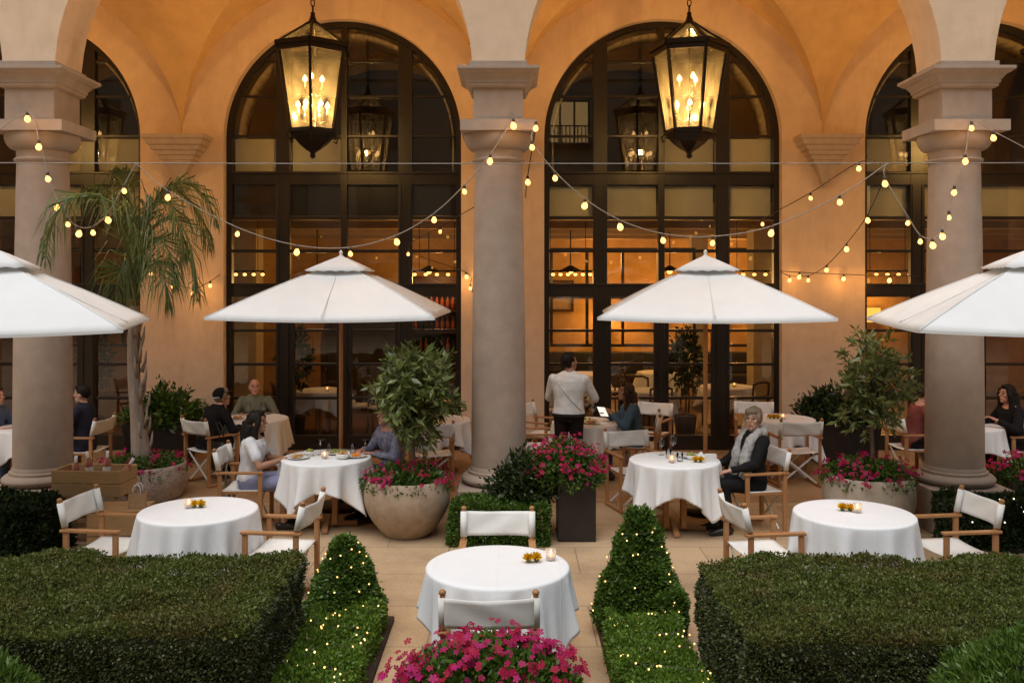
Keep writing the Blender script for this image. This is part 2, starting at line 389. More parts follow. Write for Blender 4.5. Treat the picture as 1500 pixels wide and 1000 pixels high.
# wall with the windows
mb = MB()
for c in CB:
    arch_strip(mb, c, RW, ZW, ZT, YW, YW+.22)
    jamb(mb, c-RW, 0, ZW, YW, YW+.22, False); jamb(mb, c+RW, 0, ZW, YW, YW+.22, True)
ed = [XC[0]-3]+[v for c in CB for v in (c-RW, c+RW)]+[XC[-1]+3]
for k in range(0, len(ed), 2): pier(mb, ed[k], ed[k+1], 0, ZT, YW, YW+.22)
mb.build('facade_wall', M['plaster'], bld, auto=40)
mb = MB()
for k in range(0, len(ed), 2): mb.box(((ed[k]+ed[k+1])/2, YW-.012, .11), (ed[k+1]-ed[k]-.01, .05, .22))
mb.build('skirting', M['dark_wood'], bld, bevel=.006)
# groin vaults
N = 28; a_, b_ = BAY/2, (YW-YB)/2; mb = MB(); HV = 2.4
for c in CB:
    th = [-PI/2+PI*i/N for i in range(N+1)]; vs = []
    for j in range(N+1):
        for i in range(N+1):
            vs.append((c+a_*math.sin(th[i]), (YB+YW)/2+b_*math.sin(th[j]), ZS+HV*max(math.cos(th[i]), math.cos(th[j]))))
    fs = []
    for j in range(N):
        for i in range(N):
            A, B, C_, D = j*(N+1)+i, j*(N+1)+i+1, (j+1)*(N+1)+i+1, (j+1)*(N+1)+i
            if (i < N/2) == (j < N/2): fs += [(A,C_,B),(A,D,C_)]
            else: fs += [(A,D,B),(B,D,C_)]
    mb.add(vs, fs)
mb.build('vault', M['vault_plaster'], bld, auto=22)
mb = MB(); mb.box((0, 16.9, ZT+.15), (28, 14.6, .3)); mb.build('roof', M['opp_wall'], bld)
mb = MB()
for x in (XC[0]-.6, XC[-1]+.6): mb.box((x, 12.1, 4.1), (.3, 4.4, 8.2))
mb.build('light_block_wall', M['plaster'], bld)  # unseen walls added past the last bays to block stray light
# corbels on the wall
for x in XC[1:4]:
    mb = MB()
    kq = .9; prof = [(.02,4.10),(.07,4.17),(.10,4.28),(.20,4.44),(.24,4.45),(.25,4.50),(.28,4.51),(.30,4.57),(.34,4.58),(.36,4.64),(.40,4.65),(.42,4.71),(.47,4.73),(.49,4.80),(.53,4.82),(.53,4.88)]
    vs = []; n = len(prof)
    for r, z in prof:
        r *= kq; d = .06+r*.72; vs += [(x-r, YW+.002, z), (x-r, YW-d, z), (x+r, YW-d, z), (x+r, YW+.002, z)]
    fs = [(i*4+k, i*4+k+1, i*4+k+5, i*4+k+4) for i in range(n-1) for k in range(3)]
    fs += [(3,2,1,0), tuple((n-1)*4+k for k in range(4))]
    mb.add(vs, fs); mb.build('corbel', M['corbel_stone'], bld, bevel=.004)
# interior shell
mb = MB()
mb.box((0, 22.1, 2.2), (26, .2, 4.4)); mb.box((-12.5, 18.3, 2.2), (.2, 7.6, 4.4)); mb.box((12.5, 18.3, 2.2), (.2, 7.6, 4.4))
mb.build('interior_wall', M['int_wall'], bld)
mb = MB(); mb.box((0, 18.3, 3.80), (25, 7.4, .2)); 
for yy in (16.2, 18.2, 20.2): mb.box((0, yy, 3.64), (24.6, .25, .12))
mb.build('interior_ceiling', M['int_ceiling'], bld)
mb = MB(); mb.box((0, 18.2, -.05), (25, 7.5, .11)); mb.build('interior_floor', M['int_floor'], bld)
mb = MB(); mb.box((0, 17.2, 6.1), (25, .1, 4.3)); mb.build('upper_wall', M['int_dark'], bld)
mb = MB()
for x, w in ((-5.1,.5),(-.2,.5),(4.83,.5)): mb.box((x, 17.6, 1.85), (w, .5, 3.7))
mb.box((3.95, 19.4, 1.85), (.34, .34, 3.7)); mb.box((-7.9, 19.4, 1.85), (.34,.34,3.7))
mb.build('interior_pillar', M['int_pale'], bld, bevel=.01)

def make_window(c, k):
    w = MB(); y = YW+.20
    # arched outer frame
    n = 48; ro, ri = RW-.002, RW-.085
    ring = [(c-math.cos(PI*i/n), ZW+math.sin(PI*i/n)) for i in range(n+1)]
    def P(r, i): return c-r*math.cos(PI*i/n), ZW+r*math.sin(PI*i/n)
    for i in range(n):
        a, b, d, e = P(ro,i), P(ro,i+1), P(ri,i+1), P(ri,i)
        q = [(p[0], yy, p[1]) for yy in (y-.06, y+.06) for p in (a,b,d,e)]
        w.add(q, [(0,3,2,1),(4,5,6,7),(3,7,6,2),(0,1,5,4)])
    for s in (-1, 1): w.box((c+s*(RW-.0435), y, ZW/2), (.083, .12, ZW))
    fo = w.build('frame', M['frame'], None)
    win = fo; win.name = 'arched_window'; win.parent = bld
    t = MB()
    for x, wd in ((-.96,.22),(.96,.22),(0,.10)):
        h = math.sqrt((RW-.05)**2-x*x); t.box((c+x, y, (ZW+h)/2), (wd, .104, ZW+h))
        if wd > .2:
            t.box((c+x-.075, y-.058, (4.16)/2), (.03, .02, 4.16)); t.box((c+x+.075, y-.058, 4.16/2), (.03, .02, 4.16))
    t.build('mullion', M['frame'], win, bevel=.004)
    t = MB(); W = 2*RW-.17
    for z0, z1, dp in ((4.165,4.37,.092),(2.406,2.618,.092),(0,.235,.088),(3.62,3.67,.06),(3.10,3.15,.06),(1.855,1.897,.06),(1.326,1.368,.06),(.796,.838,.06)):
        t.box((c, y, (z0+z1)/2), (W, dp, z1-z0))
    t.box((c, y-.055, 4.35), (W, .05, .035)); t.box((c, y-.055, 2.60), (W, .05, .03))
    for z in (4.93, 5.55, 6.1):
        hw = math.sqrt((RW-.06)**2-(z-ZW)**2); t.box((c, y, z), (2*hw, .055, .034))
    # door stiles round the two middle leaves
    for x in (-.82, -.085, .085, .82): t.box((c+x, y-.004, 1.32), (.062, .082, 2.17))
    t.build('transom', M['frame'], win, bevel=.003)
    hd = MB()
    for s in (-1, 1): hd.tube([(c+s*.085, y-.05, 1.0),(c+s*.085, y-.09, 1.0),(c+s*.085, y-.09, 1.25),(c+s*.085, y-.05, 1.25)], .009, 6)
    hd.build('handle', M['iron'], win)
    gl = MB(); m = 40; rg = RW-.05
    pts = [(c-rg, y+.012, .03)]+[(c-rg*math.cos(PI*i/m), y+.012, ZW+rg*math.sin(PI*i/m)) for i in range(m+1)]+[(c+rg, y+.012, .03)]
    gl.add(pts, [tuple(range(len(pts)))[::-1]]); gl.build('pane', M['glass'], win)
    al = MB(); rl = 1.715; m2 = 36; pt = [(c-rl, 4.37)]+[(c-rl*math.cos(PI*i/m2), ZW+rl*math.sin(PI*i/m2)) for i in range(m2+1)]+[(c+rl, 4.37)]
    for (xa, za_), (xb, zb_) in zip(pt, pt[1:]): al.add([(xa, YW+.34, za_),(xb, YW+.34, zb_),(xb, YW+.75, zb_),(xa, YW+.75, za_)], [(0,1,2,3)])
    ao = al.build('arch_lining', M['int_pale'], win, True); ao.modifiers.new('thick','SOLIDIFY').thickness = .03
    cols = [(-RW+.09,-1.075),(-.845,-.055),(.055,.845),(1.075,RW-.09)]
    def blind(x0, x1, z0, z1):
        b = MB(); b.box((c+(x0+x1)/2, y+.1, (z0+z1)/2), (x1-x0-.015, .012, z1-z0)); b.tube([(c+x0+.01, y+.1, z0-.012),(c+x1-.01, y+.1, z0-.012)], .014, 6)
        b.build('blind', M['blind'], win)
    lun = {0:(0,2,3), 1:(0,1), 2:(2,3), 3:(0,1)}[k]
    for i in lun: blind(cols[i][0], cols[i][1], 4.40, 4.90)
    if k != 1:
        for i in range(4): blind(cols[i][0], cols[i][1], 3.70, 4.15)
    else:
        b = MB()
        for i in range(4): b.box((c+sum(cols[i])/2, y+.05, 3.92), (cols[i][1]-cols[i][0]+.02, .02, .48))
        b.build('panel', M['frame'], win)
for k, c in enumerate(CB): make_window(c, k)

# ------------------------------------------------------------------ columns
def make_column(label):
    t = thing('stone_column', label, 'column', (0,0,0), 0, 'loggia columns')
    mb = MB(); mb.box((0,0,.23), (.86,.86,.46)); mb.build('plinth', M['stone'], t, bevel=.012)
    mb = MB()
    tor = [(.30,.46),(.355,.462)]+[(.355+.055*math.sin(PI*i/10)**.8, .465+.105*i/10) for i in range(11)]+[(.335,.572),(.335,.60),(.315,.61),(.312,.63),(.298,.655)]
    mb.lathe(tor, 56); mb.build('base', M['stone'], t, auto=35)
    mb = MB(); pr = []
    for i in range(25):
        u = i/24; z = .655+u*(3.93-.655); pr.append((.298-.040*u**1.7, z))
    mb.lathe([(p[0]+.001, p[1]) for p in pr], 64); mb.build('shaft', M['stone'], t, auto=50)
    mb = MB()
    cap = [(.27,3.93)]+[(.272+.018*math.sin(PI*i/6), 3.935+.045*i/6) for i in range(7)]+[(.262,3.985),(.262,4.06)]+[(.268+.11*math.sin(PI/2*i/8), 4.065+.15*(1-math.cos(PI/2*i/8))) for i in range(9)]+[(.375,4.235)]
    mb.lathe(cap, 56)
    mb.box((0,0,4.295), (.80,.80,.115)); mb.box((0,0,4.2455), (.76,.76,.017)); mb.build('capital', M['stone'], t, auto=35)
    mb = MB(); mb.box((0,0,4.535), (.53,.58,.365)); mb.build('impost_block', M['stone'], t, bevel=.008)
    mb = MB(); 
    steps = [(.285,4.70),(.31,4.715),(.31,4.745),(.325,4.75),(.325,4.775),(.335,4.79),(.365,4.83),(.395,4.845),(.41,4.86),(.43,4.872),(.43,4.905)]
    vs = []
    for r, z in steps: vs += [(-r,-r-.03,z),(r,-r-.03,z),(r,r+.03,z),(-r,r+.03,z)]
    n = len(steps); fs = [(i*4+k, i*4+(k+1)%4, i*4+(k+1)%4+4, i*4+k+4) for i in range(n-1) for k in range(4)]+[(3,2,1,0), tuple((n-1)*4+k for k in range(4))]
    mb.add(vs, fs); mb.box((0,0,4.94), (.62,.70,.075)); mb.build('cornice', M['stone'], t, bevel=.004)
    return t
col0 = make_column('middle stone column of the loggia between the two hanging lanterns')
col0.location = (XC[2], YC, 0)
dup(col0, (XC[1], YC, 0), 0, 'stone column behind the wine crate and near the palm')
dup(col0, (XC[3], YC, 0), 0, 'stone column on a square plinth beside the pale round flower planter')

# ------------------------------------------------------------------ lanterns
def make_lantern(label):
    t = thing('hanging_lantern', label, 'lantern', (0,0,0), 0, 'big hexagonal loggia lanterns')
    HX = [(math.cos(R(-90+8+60*k)), math.sin(R(-90+8+60*k))) for k in range(6)]
    def ringpts(r, z): return [Vector((x*r, y*r, z)) for x, y in HX]
    zt, zb = 5.64, 4.62; rt, rb = .475, .315
    fr = MB(); A, B = ringpts(rt, zt), ringpts(rb, zb); T = ringpts(.06, 6.06); U = ringpts(rt+.035, zt+.09)
    for k in range(6):
        fr.beam(A[k], B[k], .036, .036, (HX[k][0],HX[k][1],0))
        fr.beam(A[k]+Vector((0,0,.02)), A[(k+1)%6]+Vector((0,0,.02)), .04, .05)
        fr.beam(U[k], U[(k+1)%6], .05, .06); fr.beam(U[k], T[k], .034, .034, (HX[k][0],HX[k][1],0))
        fr.beam(B[k], B[(k+1)%6], .045, .05)
        # wide band between top of the glass and the roof
        q = [A[k]+Vector((0,0,.03)), A[(k+1)%6]+Vector((0,0,.03)), U[(k+1)%6], U[k]]
        fr.add(q, [(0,1,2,3)])
        # little curled drops under the rim
        p = B[k]*1.0; o = Vector((HX[k][0],HX[k][1],0))
        fr.tube([p+Vector((0,0,-.02)), p+o*.05+Vector((0,0,-.05)), p+o*.03+Vector((0,0,-.12)), p-o*.01+Vector((0,0,-.1))], .011, 6)
    fr.lathe([(.075,6.0),(.075,6.06),(.05,6.1),(.03,6.16),(.03,6.2)], 12)
    fr.build('frame', M['iron'], t)
    bw = MB(); bw.lathe([(.31,4.60),(.29,4.56),(.22,4.48),(.12,4.40),(.05,4.36),(.03,4.33),(.045,4.31),(.03,4.285),(.005,4.27)], 6, rot0=R(-90+8)); bw.build('bowl', M['iron'], t, bevel=.004)
    gm = MB()
    for k in range(6):
        a, b, c_, d = A[k]*.985, A[(k+1)%6]*.985, B[(k+1)%6]*.985, B[k]*.985
        for p, z in ((a,zt),(b,zt),(c_,zb),(d,zb)): p.z = z
        gm.add([a,b,c_,d], [(3,2,1,0)])
    gm.build('pane', M['lantern_glass'], t)
    rg = MB()
    for k in range(6): rg.add([U[k], U[(k+1)%6], T[(k+1)%6], T[k]], [(0,1,2,3)])
    rg.build('roof_pane', M['lantern_glass'], t)
    cm = MB(); cm.tube([(0,0,6.0),(0,0,4.62)], .014, 8); tips = []
    for (n, r, z, off) in ((6,.19,4.84,.25),(3,.13,5.20,.6)):
        for k in range(n):
            a = 2*PI*k/n+off; o = Vector((math.cos(a), math.sin(a), 0))
            pts = [Vector((0,0,z-.04)), o*r*.5+Vector((0,0,z-.10)), o*r*.95+Vector((0,0,z-.07)), o*r+Vector((0,0,z))]
            cm.tube(pts, .008, 6); cm.lathe([(.012,0),(.028,.01),(.028,.016)], 8, o*r+Vector((0,0,z))); tips.append(o*r+Vector((0,0,z+.016)))
    arm = cm.build('candelabra', M['iron'], t)
    cd = MB()
    for p in tips: cd.tube([p, p+Vector((0,0,.085))], .011, 8)
    cd.build('candle_sleeve', M['wax'], t)
    b1 = MB(); b1.lathe([(.006,-.01),(.028,.012),(.035,.034),(.020,.062),(.002,.09)], 10); bme = b1.mesh('bulb', M['candle_bulb'], True)
    for p in tips:
        o = link('bulb', bme, t); o.location = p+Vector((0,0,.086))
    ch = MB(); z = 6.2; i = 0
    while z < 7.2:
        pts = []
        for k in range(13):
            a = 2*PI*k/12; x, zz = .026*math.cos(a), .05*math.sin(a)
            pts.append((x if i%2 else 0, 0 if i%2 else x, z+.045+zz))
        ch.tube(pts, .0075, 5, False); z += .083; i += 1
    ch.build('chain', M['iron'], t)
    return t
lan = make_lantern('glowing hexagonal lantern hanging in the arch left of the middle column')
YL = 12.1
lan.location = (CB[1], YL, 0)
dup(lan, (CB[2], YL, 0), R(7), 'glowing hexagonal lantern hanging in the arch right of the middle column')
dup(lan, (CB[0], YL, 0), 0, 'lantern seen only as a reflection in the glass right of the palm column')
dup(lan, (CB[3], YL, 0), 0, 'lantern seen only as a reflection in the glass left of the far right column')
LAN_E = 47
for c in CB:
    l = bpy.data.lights.new('lantern_lamp', 'POINT'); l.energy = LAN_E; l.color = (1,.57,.17); l.shadow_soft_size = .05
    o = bpy.data.objects.new('lantern_lamp', l); COL.objects.link(o); o.location = (c, YL, 5.0)

# ------------------------------------------------------------------ building opposite (in the window reflections)
op = thing('courtyard_building', 'dark stucco building mirrored in the arched windows', 'building', (0,-16,0))
mb = MB(); mb.box((0,-1,8.5), (60,2,17)); 
for z in (4.2, 8.6, 12.6, 13.6, 15.2, 16.9): mb.box((0,.1,z), (60,.3,.22))
mb.build('wall', M['opp_wall'], op)
i = 0
for row, z in ((0,2.2),(1,6.4),(2,10.3)):
    for k in range(-5, 6):
        x = 2.7+k*4.6; lit = (row, k) in ((2,0),(2,-4),(1,3),(2,4))
        f = MB(); f.box((x,.03,z), (2.2,.1,2.4)); wo = f.build('window', M['frame'], op)
        p = MB()
        for s in (-1,0,1): p.box((x+s*.7,.09,z), (.6,.03,2.2))
        p.build('pane', M['opp_lit'] if lit else M['opp_glass'], wo)
        if lit:
            r = MB(); r.box((x,.5,z-1.05), (2.6,.9,.1)); r.box((x,.92,z-.2), (2.6,.05,.06))
            for q in range(14): r.box((x-1.25+q*.19,.92,z-.62), (.05,.05,.8))
            r.build('balcony', M['frame'], op)
# ------------------------------------------------------------------ umbrellas
def make_umbrella(label, s=1.2, zc=2.27, za=2.93):
    t = thing('market_umbrella', label, 'umbrella', (0,0,0), 0, 'white market umbrellas')
    n = 26; vs = []; hv = .44
    def hgt(u, v):
        m = max(abs(u), abs(v))             # square pyramid with sagging panels
        lo = min(abs(u), abs(v))/max(m, 1e-6)
        sag = .055*(1-lo**2)*m*(1.6-m)
        edge = .0
        return zc+(za-.05-zc)*(1-m)-sag+.02*math.sin(PI*m)*lo
    idx = {}
    grid = [(-1+2*i/n) for i in range(n+1)]
    for j, v in enumerate(grid):
        for i, u in enumerate(grid):
            m = max(abs(u), abs(v)); lo = min(abs(u), abs(v))/max(m, 1e-6)
            k = 1-.085*m**3*(1-lo**2)          # scalloped hem
            uu, vv = (u*k, v) if abs(u) >= abs(v) else (u, v*k)
            idx[i,j] = len(vs); vs.append((uu*s, vv*s, hgt(u, v)))
    fs = []
    for j in range(n):
        for i in range(n):
            A, B, C_, D = idx[i,j], idx[i+1,j], idx[i+1,j+1], idx[i,j+1]
            if (i < n/2) == (j < n/2): fs += [(A,B,C_),(A,C_,D)]
            else: fs += [(A,B,D),(B,C_,D)]
    mb = MB(); mb.add(vs, fs); c = mb.build('canopy', M['umbrella'], t, auto=9)
    so = c.modifiers.new('thick', 'SOLIDIFY'); so.thickness = .006
    # hem band
    hm = MB()
    bd = [(i,0) for i in range(n)]+[(n,j) for j in range(n)]+[(i,n) for i in range(n,0,-1)]+[(0,j) for j in range(n,0,-1)]
    pts = [Vector(vs[idx[b]]) for b in bd]
    for a, b in zip(pts, pts[1:]+pts[:1]):
        dz = Vector((0,0,.022)); hm.add([a-dz, b-dz, b+Vector((0,0,.002)), a+Vector((0,0,.002))], [(0,1,2,3)])
    h = hm.build('hem', M['umbrella'], c); so = h.modifiers.new('thick', 'SOLIDIFY'); so.thickness = .008
    sm_ = MB()
    for k in range(8):
        a = PI/4*k; u, v = math.cos(a), math.sin(a); q = max(abs(u), abs(v)); u, v = u/q, v/q; e_ = 1 if k % 2 else .93
        sm_.tube([(u*e_*f*s, v*e_*f*s, hgt(u*e_*f, v*e_*f)+.003) for f in [.3+.7*i/12 for i in range(13)]], .0065, 5)
    sm_.build('seam', M['umbrella'], c, True)
    # vent cap on top
    vm = MB(); vv = []; m_ = 10; sv = .345; rr = []
    for q in range(4):
        for e in range(m_):
            f = -1+2*e/m_; rr.append([(f,-1),(1,f),(-f,1),(-1,-f)][q])
    for ring in (0.06,.35,.7,1.0):
        for (x, y) in rr:
            lo = min(abs(x),abs(y)); wave = (.012*(1-abs(math.sin(2.5*PI*(x if abs(x)<abs(y) else y)))) if ring == 1 else 0)
            kk = 1-.06*(1-lo**2)*(ring**2)
            vv.append((x*sv*ring*kk, y*sv*ring*kk, za-(ring**1.1)*.172-wave+.014))
    L = len(rr); vf = [(a*L+k, a*L+(k+1)%L, (a+1)*L+(k+1)%L, (a+1)*L+k) for a in range(3) for k in range(L)]+[tuple(range(L))[::-1]]
    vm.add(vv, vf); vo = vm.build('vent_cap', M['umbrella'], t, auto=14); so = vo.modifiers.new('thick', 'SOLIDIFY'); so.thickness = .006
    fm = MB(); fm.lathe([(.03,za-.02),(.03,za+.02),(.014,za+.03),(.022,za+.05),(.022,za+.065),(.004,za+.085)], 12); fm.build('finial', M['white_metal'], t, True)
    pm = MB(); pm.tube([(0,0,.03),(0,0,za-.02)], .024, 14); pm.build('pole', M['pole_wood'], t, True)
    for k in range(8):
        a = PI/4*k; u, v = math.cos(a), math.sin(a); q = max(abs(u), abs(v)); e_ = .93 if k % 2 else .84; u, v = u/q*e_, v/q*e_
        rb = MB(); e = Vector((u*s, v*s, hgt(u, v)-.05)); rb.beam((u*.03, v*.03, za-.10), e, .018, .022)
        rb.beam((u*.04, v*.04, za-.62), Vector((u*s*.5, v*s*.5, hgt(u*.5, v*.5)-.045)), .016, .018); rb.build('rib', M['pole_wood'], t)
    bm_ = MB(); bm_.lathe([(.27,0),(.27,.045),(.25,.06),(.05,.075),(.04,.09),(.04,.35)], 28); bm_.build('base', M['iron'], t, auto=35)
    return t
um = make_umbrella('white market umbrella in front of the window left of the middle column'); um.location = (-2.0,10.7,0)
dup(um, (2.22,10.5,0), R(-7), 'white market umbrella in front of the window right of the middle column')
dup(um, (-4.54,7.95,0), R(17), 'white market umbrella cut off by the left edge, under the palm fronds')
dup(um, (4.60,8.05,0), R(-12), 'white market umbrella cut off by the right edge, before the stone column')

# ------------------------------------------------------------------ director's chairs
def make_chair(label):
    t = thing('director_chair', label, 'chair', (0,0,0), 0, "white canvas director's chairs")
    X, Yf, Yb = .265, .21, -.21
    for s in (-1, 1):
        lg = MB(); lg.box((s*X, Yf, .325), (.032,.042,.61)); lg.build('leg', M['teak'], t, bevel=.004)
        lg = MB(); lg.box((s*X, Yb, .325), (.032,.042,.61)); lg.beam((s*X, Yb, .63), (s*X, Yb-.055, .875), .030, .036, (0,1,0)); lg.build('leg', M['teak'], t, bevel=.004)
        cp = MB(); cp.lathe([(.017,.0),(.021,.004),(.021,.016),(.012,.026)], 12, (s*X, Yb-.056, .875)); cp.build('post_cap', M['teak'], t, True)
        ar = MB(); ar.box((s*X, -.005, .642), (.055,.50,.024)); ar.build('armrest', M['teak'], t, bevel=.006)
        fr = MB(); fr.box((s*X, 0, .028), (.034,.47,.03)); fr.build('foot_rail', M['teak'], t, bevel=.004)
        sr = MB(); sr.box((s*(X-.024), 0, .435), (.026,.42,.032)); sr.build('seat_rail', M['teak'], t, bevel=.003)
    for y in (.17, -.17):
        for s in (-1, 1):
            br = MB(); br.beam((-s*(X-.03), y+s*.013, .05), (s*(X-.03), y+s*.013, .425), .024, .011, (0,1,0)); br.build('cross_brace', M['white_metal'], t, bevel=.002)
    st = MB(); n = 12; vs = []
    for j in range(9):
        for i in range(n+1):
            u = -1+2*i/n; y = -.205+.41*j/8; vs.append((u*(X-.012), y, .455-.022*(1-u*u)*(1-.3*abs(2*j/8-1))))
    fs = [(j*(n+1)+i, j*(n+1)+i+1, (j+1)*(n+1)+i+1, (j+1)*(n+1)+i) for j in range(8) for i in range(n)]
    st.add(vs, fs); o = st.build('seat', M['canvas'], t, True); so = o.modifiers.new('thick', 'SOLIDIFY'); so.thickness = .007
    bk = MB(); vs = []; nz = 7
    for j in range(nz+1):
        for i in range(n+1):
            u = -1+2*i/n; z = .675+.185*j/nz; lean = -(z-.63)/.245*.055
            ww = .006*math.sin(u*5+j*.9)
            vs.append((u*(X+.002), Yb+lean-.021-.026*(1-u*u)+ww*(1-u*u), z-.010*(1-u*u)*(j/nz)))
    bk.add(vs, [(j*(n+1)+i, j*(n+1)+i+1, (j+1)*(n+1)+i+1, (j+1)*(n+1)+i) for j in range(nz) for i in range(n)])
    for s in (-1, 1): bk.tube([(s*X, Yb-.011, .675),(s*X, Yb-.052, .86)], .0245, 12)
    o = bk.build('backrest', M['canvas'], t, True); so = o.modifiers.new('thick', 'SOLIDIFY'); so.thickness = .005; so.offset = 0
    return t
CH_ = [ # x, y, yaw, label
 (-.11,6.86,180,'empty white canvas chair facing us across the front table before the box hedge'),
 (-.13,5.46,0,'empty white canvas chair with its back to us behind the foreground flowers'),
 (-3.36,7.62,-96,'empty chair on the left side of the left empty round table'),
 (-1.90,7.56,84,'empty chair between the left empty table and the spiral-lit topiary'),
 (2.06,7.52,-82,'empty chair on the left side of the right empty round table'),
 (3.64,7.58,97,'empty chair on the right side of the right empty round table'),
 (-2.86,9.85,-88,'chair the woman in the white T-shirt sits on'),
 (-3.96,12.05,-38,'chair with a black bag on it, used by the man in the black cap'),
 (-1.04,11.75,8,'empty chair seen from behind through the potted laurel'),
 (-1.32,10.42,125,'chair of the blue-patterned diner behind the potted laurel'),
 (.36,12.25,-92,'empty chair nearest behind the middle column, left of the waiter'),
 (.42,13.25,-118,'empty chair farther behind the middle column, near the door'),
 (1.72,12.33,82,'chair under the woman in the denim shirt'),
 (1.98,13.32,150,'empty chair behind the denim-shirted woman, against the glass door'),
 (1.44,10.72,196,'empty chair at the back left of the table with wine glasses'),
 (2.60,9.80,101,'chair of the grey-haired woman in the scarf'),
 (3.68,11.95,4,'empty chair seen from behind at the table with yellow flowers near the right wall'),
 (3.55,13.38,168,'empty chair against the glass behind the grey-haired woman'),
 (5.33,12.2,-86,'chair half hidden by the right column and the potted tree'),
 (-5.60,12.0,88,'chair of the man in the navy suit behind the left column'),
 (6.66,12.05,92,'chair of the dark-haired woman at the right edge'),
 (-6.92,12.0,-90,'chair of the diner in blue at the left edge'),
]
c0 = make_chair(CH_[0][3]); c0.location = (CH_[0][0], CH_[0][1], .0); c0.rotation_euler.z = R(CH_[0][2])
for x, y, a, lb in CH_[1:]: dup(c0, (x, y, 0), R(a), lb)

# ------------------------------------------------------------------ tables
def make_table(label):
    t = thing('dining_table', label, 'table', (0,0,0), 0, 'round wooden dining tables')
    m = MB(); m.lathe([(.0,.70),(.46,.70),(.47,.71),(.47,.733),(.462,.738),(0,.738)], 40, cap=False); m.build('tabletop', M['teak'], t, auto=35)
    for k in range(4):
        a = PI/4+PI/2*k; lg = MB(); lg.beam((math.cos(a)*.13, math.sin(a)*.13, .05), (math.cos(a)*.13, math.sin(a)*.13, .70), .055, .055, (0,1,0)); lg.build('leg', M['teak'], t, bevel=.004)
    ft = MB(); ft.beam((-.33,0,.03),(.33,0,.03),.06,.045); ft.beam((0,-.33,.0325),(0,.33,.0325),.06,.045); ft.build('foot', M['teak'], t, bevel=.004)
    return t
def make_cloth(label, x, y, rot, half, seed, Rr=.475, zt=.748):
    rs = np.random.default_rng(seed); n = 220; vs = []; rings = []
    ph = rs.uniform(0, 6.28, 5); am = rs.uniform(.5, 1.2, 5)
    tops = [.02,.25,.5,.75,.92]
    for q in range(n):
        pass
    prof = []
    for tr in tops:
        for q in range(n):
            a = 2*PI*q/n; vs.append((Rr*tr*math.cos(a), Rr*tr*math.sin(a), zt+.0015*math.sin(9*tr+3*a)))
    for e in range(1, 5):
        b = PI/2*e/4
        for q in range(n):
            a = 2*PI*q/n; r = Rr-.012+.018*math.sin(b); vs.append((r*math.cos(a), r*math.sin(a), zt-.018*(1-math.cos(b))))
    D = 16
    for e in range(1, D+1):
        f = e/D
        for q in range(n):
            a = 2*PI*q/n; al = a-rot
            L = half/max(abs(math.cos(al)), abs(math.sin(al)), .735)-Rr-.01
            L += .006*math.sin(7*a+ph[0])
            fold = .060*am[0]*math.sin(11*a+ph[0]+.8*math.sin(2*a))+.042*am[1]*math.sin(17*a+ph[1]+.6*math.sin(3*a+ph[4]))+.016*am[2]*math.sin(29*a+ph[2])
            crn = (.5+.5*math.cos(4*(al-PI/4)))**3
            g_ = f**.62
            r = Rr+.006+g_*(.018+.05*crn*f+fold*(.35+.65*f)*(.5+1.0*min(L,.5)))
            z = zt-.018-L*f*(1-.03*crn)
            sw = .05*crn*f*math.sin(3*a+ph[3])
            vs.append((r*math.cos(a+sw*.3), r*math.sin(a+sw*.3), max(z, .012+.01*(q%3))))
    NR = len(tops)+4+D
    fs = [(i*n+k, i*n+(k+1)%n, (i+1)*n+(k+1)%n, (i+1)*n+k) for i in range(NR-1) for k in range(n)]+[tuple(range(n))]
    fs = [tuple(reversed(f)) for f in fs[:-1]]+[fs[-1]]
    m = MB(); m.add(vs, fs); o = m.build('tablecloth', M['linen'], None, True)
    so = o.modifiers.new('thick', 'SOLIDIFY'); so.thickness = .002; so.offset = 1
    o.location = (x, y, 0); tag(o, label, 'tablecloth', 'white tablecloths'); return o
TB = [ # x, y, rot, half, place text
 (-.096,6.13,R(4),.76,'the empty front table facing the foreground flowers'),
 (-2.61,7.62,R(20),.88,'the empty table behind the left clipped hedge'),
 (2.81,7.52,R(-15),.88,'the empty table behind the right clipped hedge'),
 (-2.01,9.91,R(8),.76,'the food-laden table of the woman in the white T-shirt'),
 (1.735,9.77,R(-6),.78,'the wine-glass table of the grey-haired woman'),
 (-3.60,12.72,R(10),.84,'the far table where the bald man leans'),
 (-1.05,12.62,R(30),.76,'the far table half hidden by the potted laurel'),
 (1.02,12.40,R(42),.76,'the table the waiter is serving'),
 (3.72,12.72,R(15),.78,'the far table with yellow flowers near the right wall'),
 (5.98,12.1,R(10),.76,'the table half hidden by the right stone column'),
 (-6.26,12.0,R(10),.76,'the table half hidden by the left stone column'),
]
t0 = make_table('round wooden table under the cloth of '+TB[0][4])
for i, (x, y, rot, half, txt) in enumerate(TB):
    t = t0 if i == 0 else dup(t0, (0,0,0), 0)
    t.location = (x, y, 0); t.rotation_euler.z = rot; t['label'] = 'round wood table, '+txt
    make_cloth('white linen cloth on '+txt, x, y, rot, half, i+3)
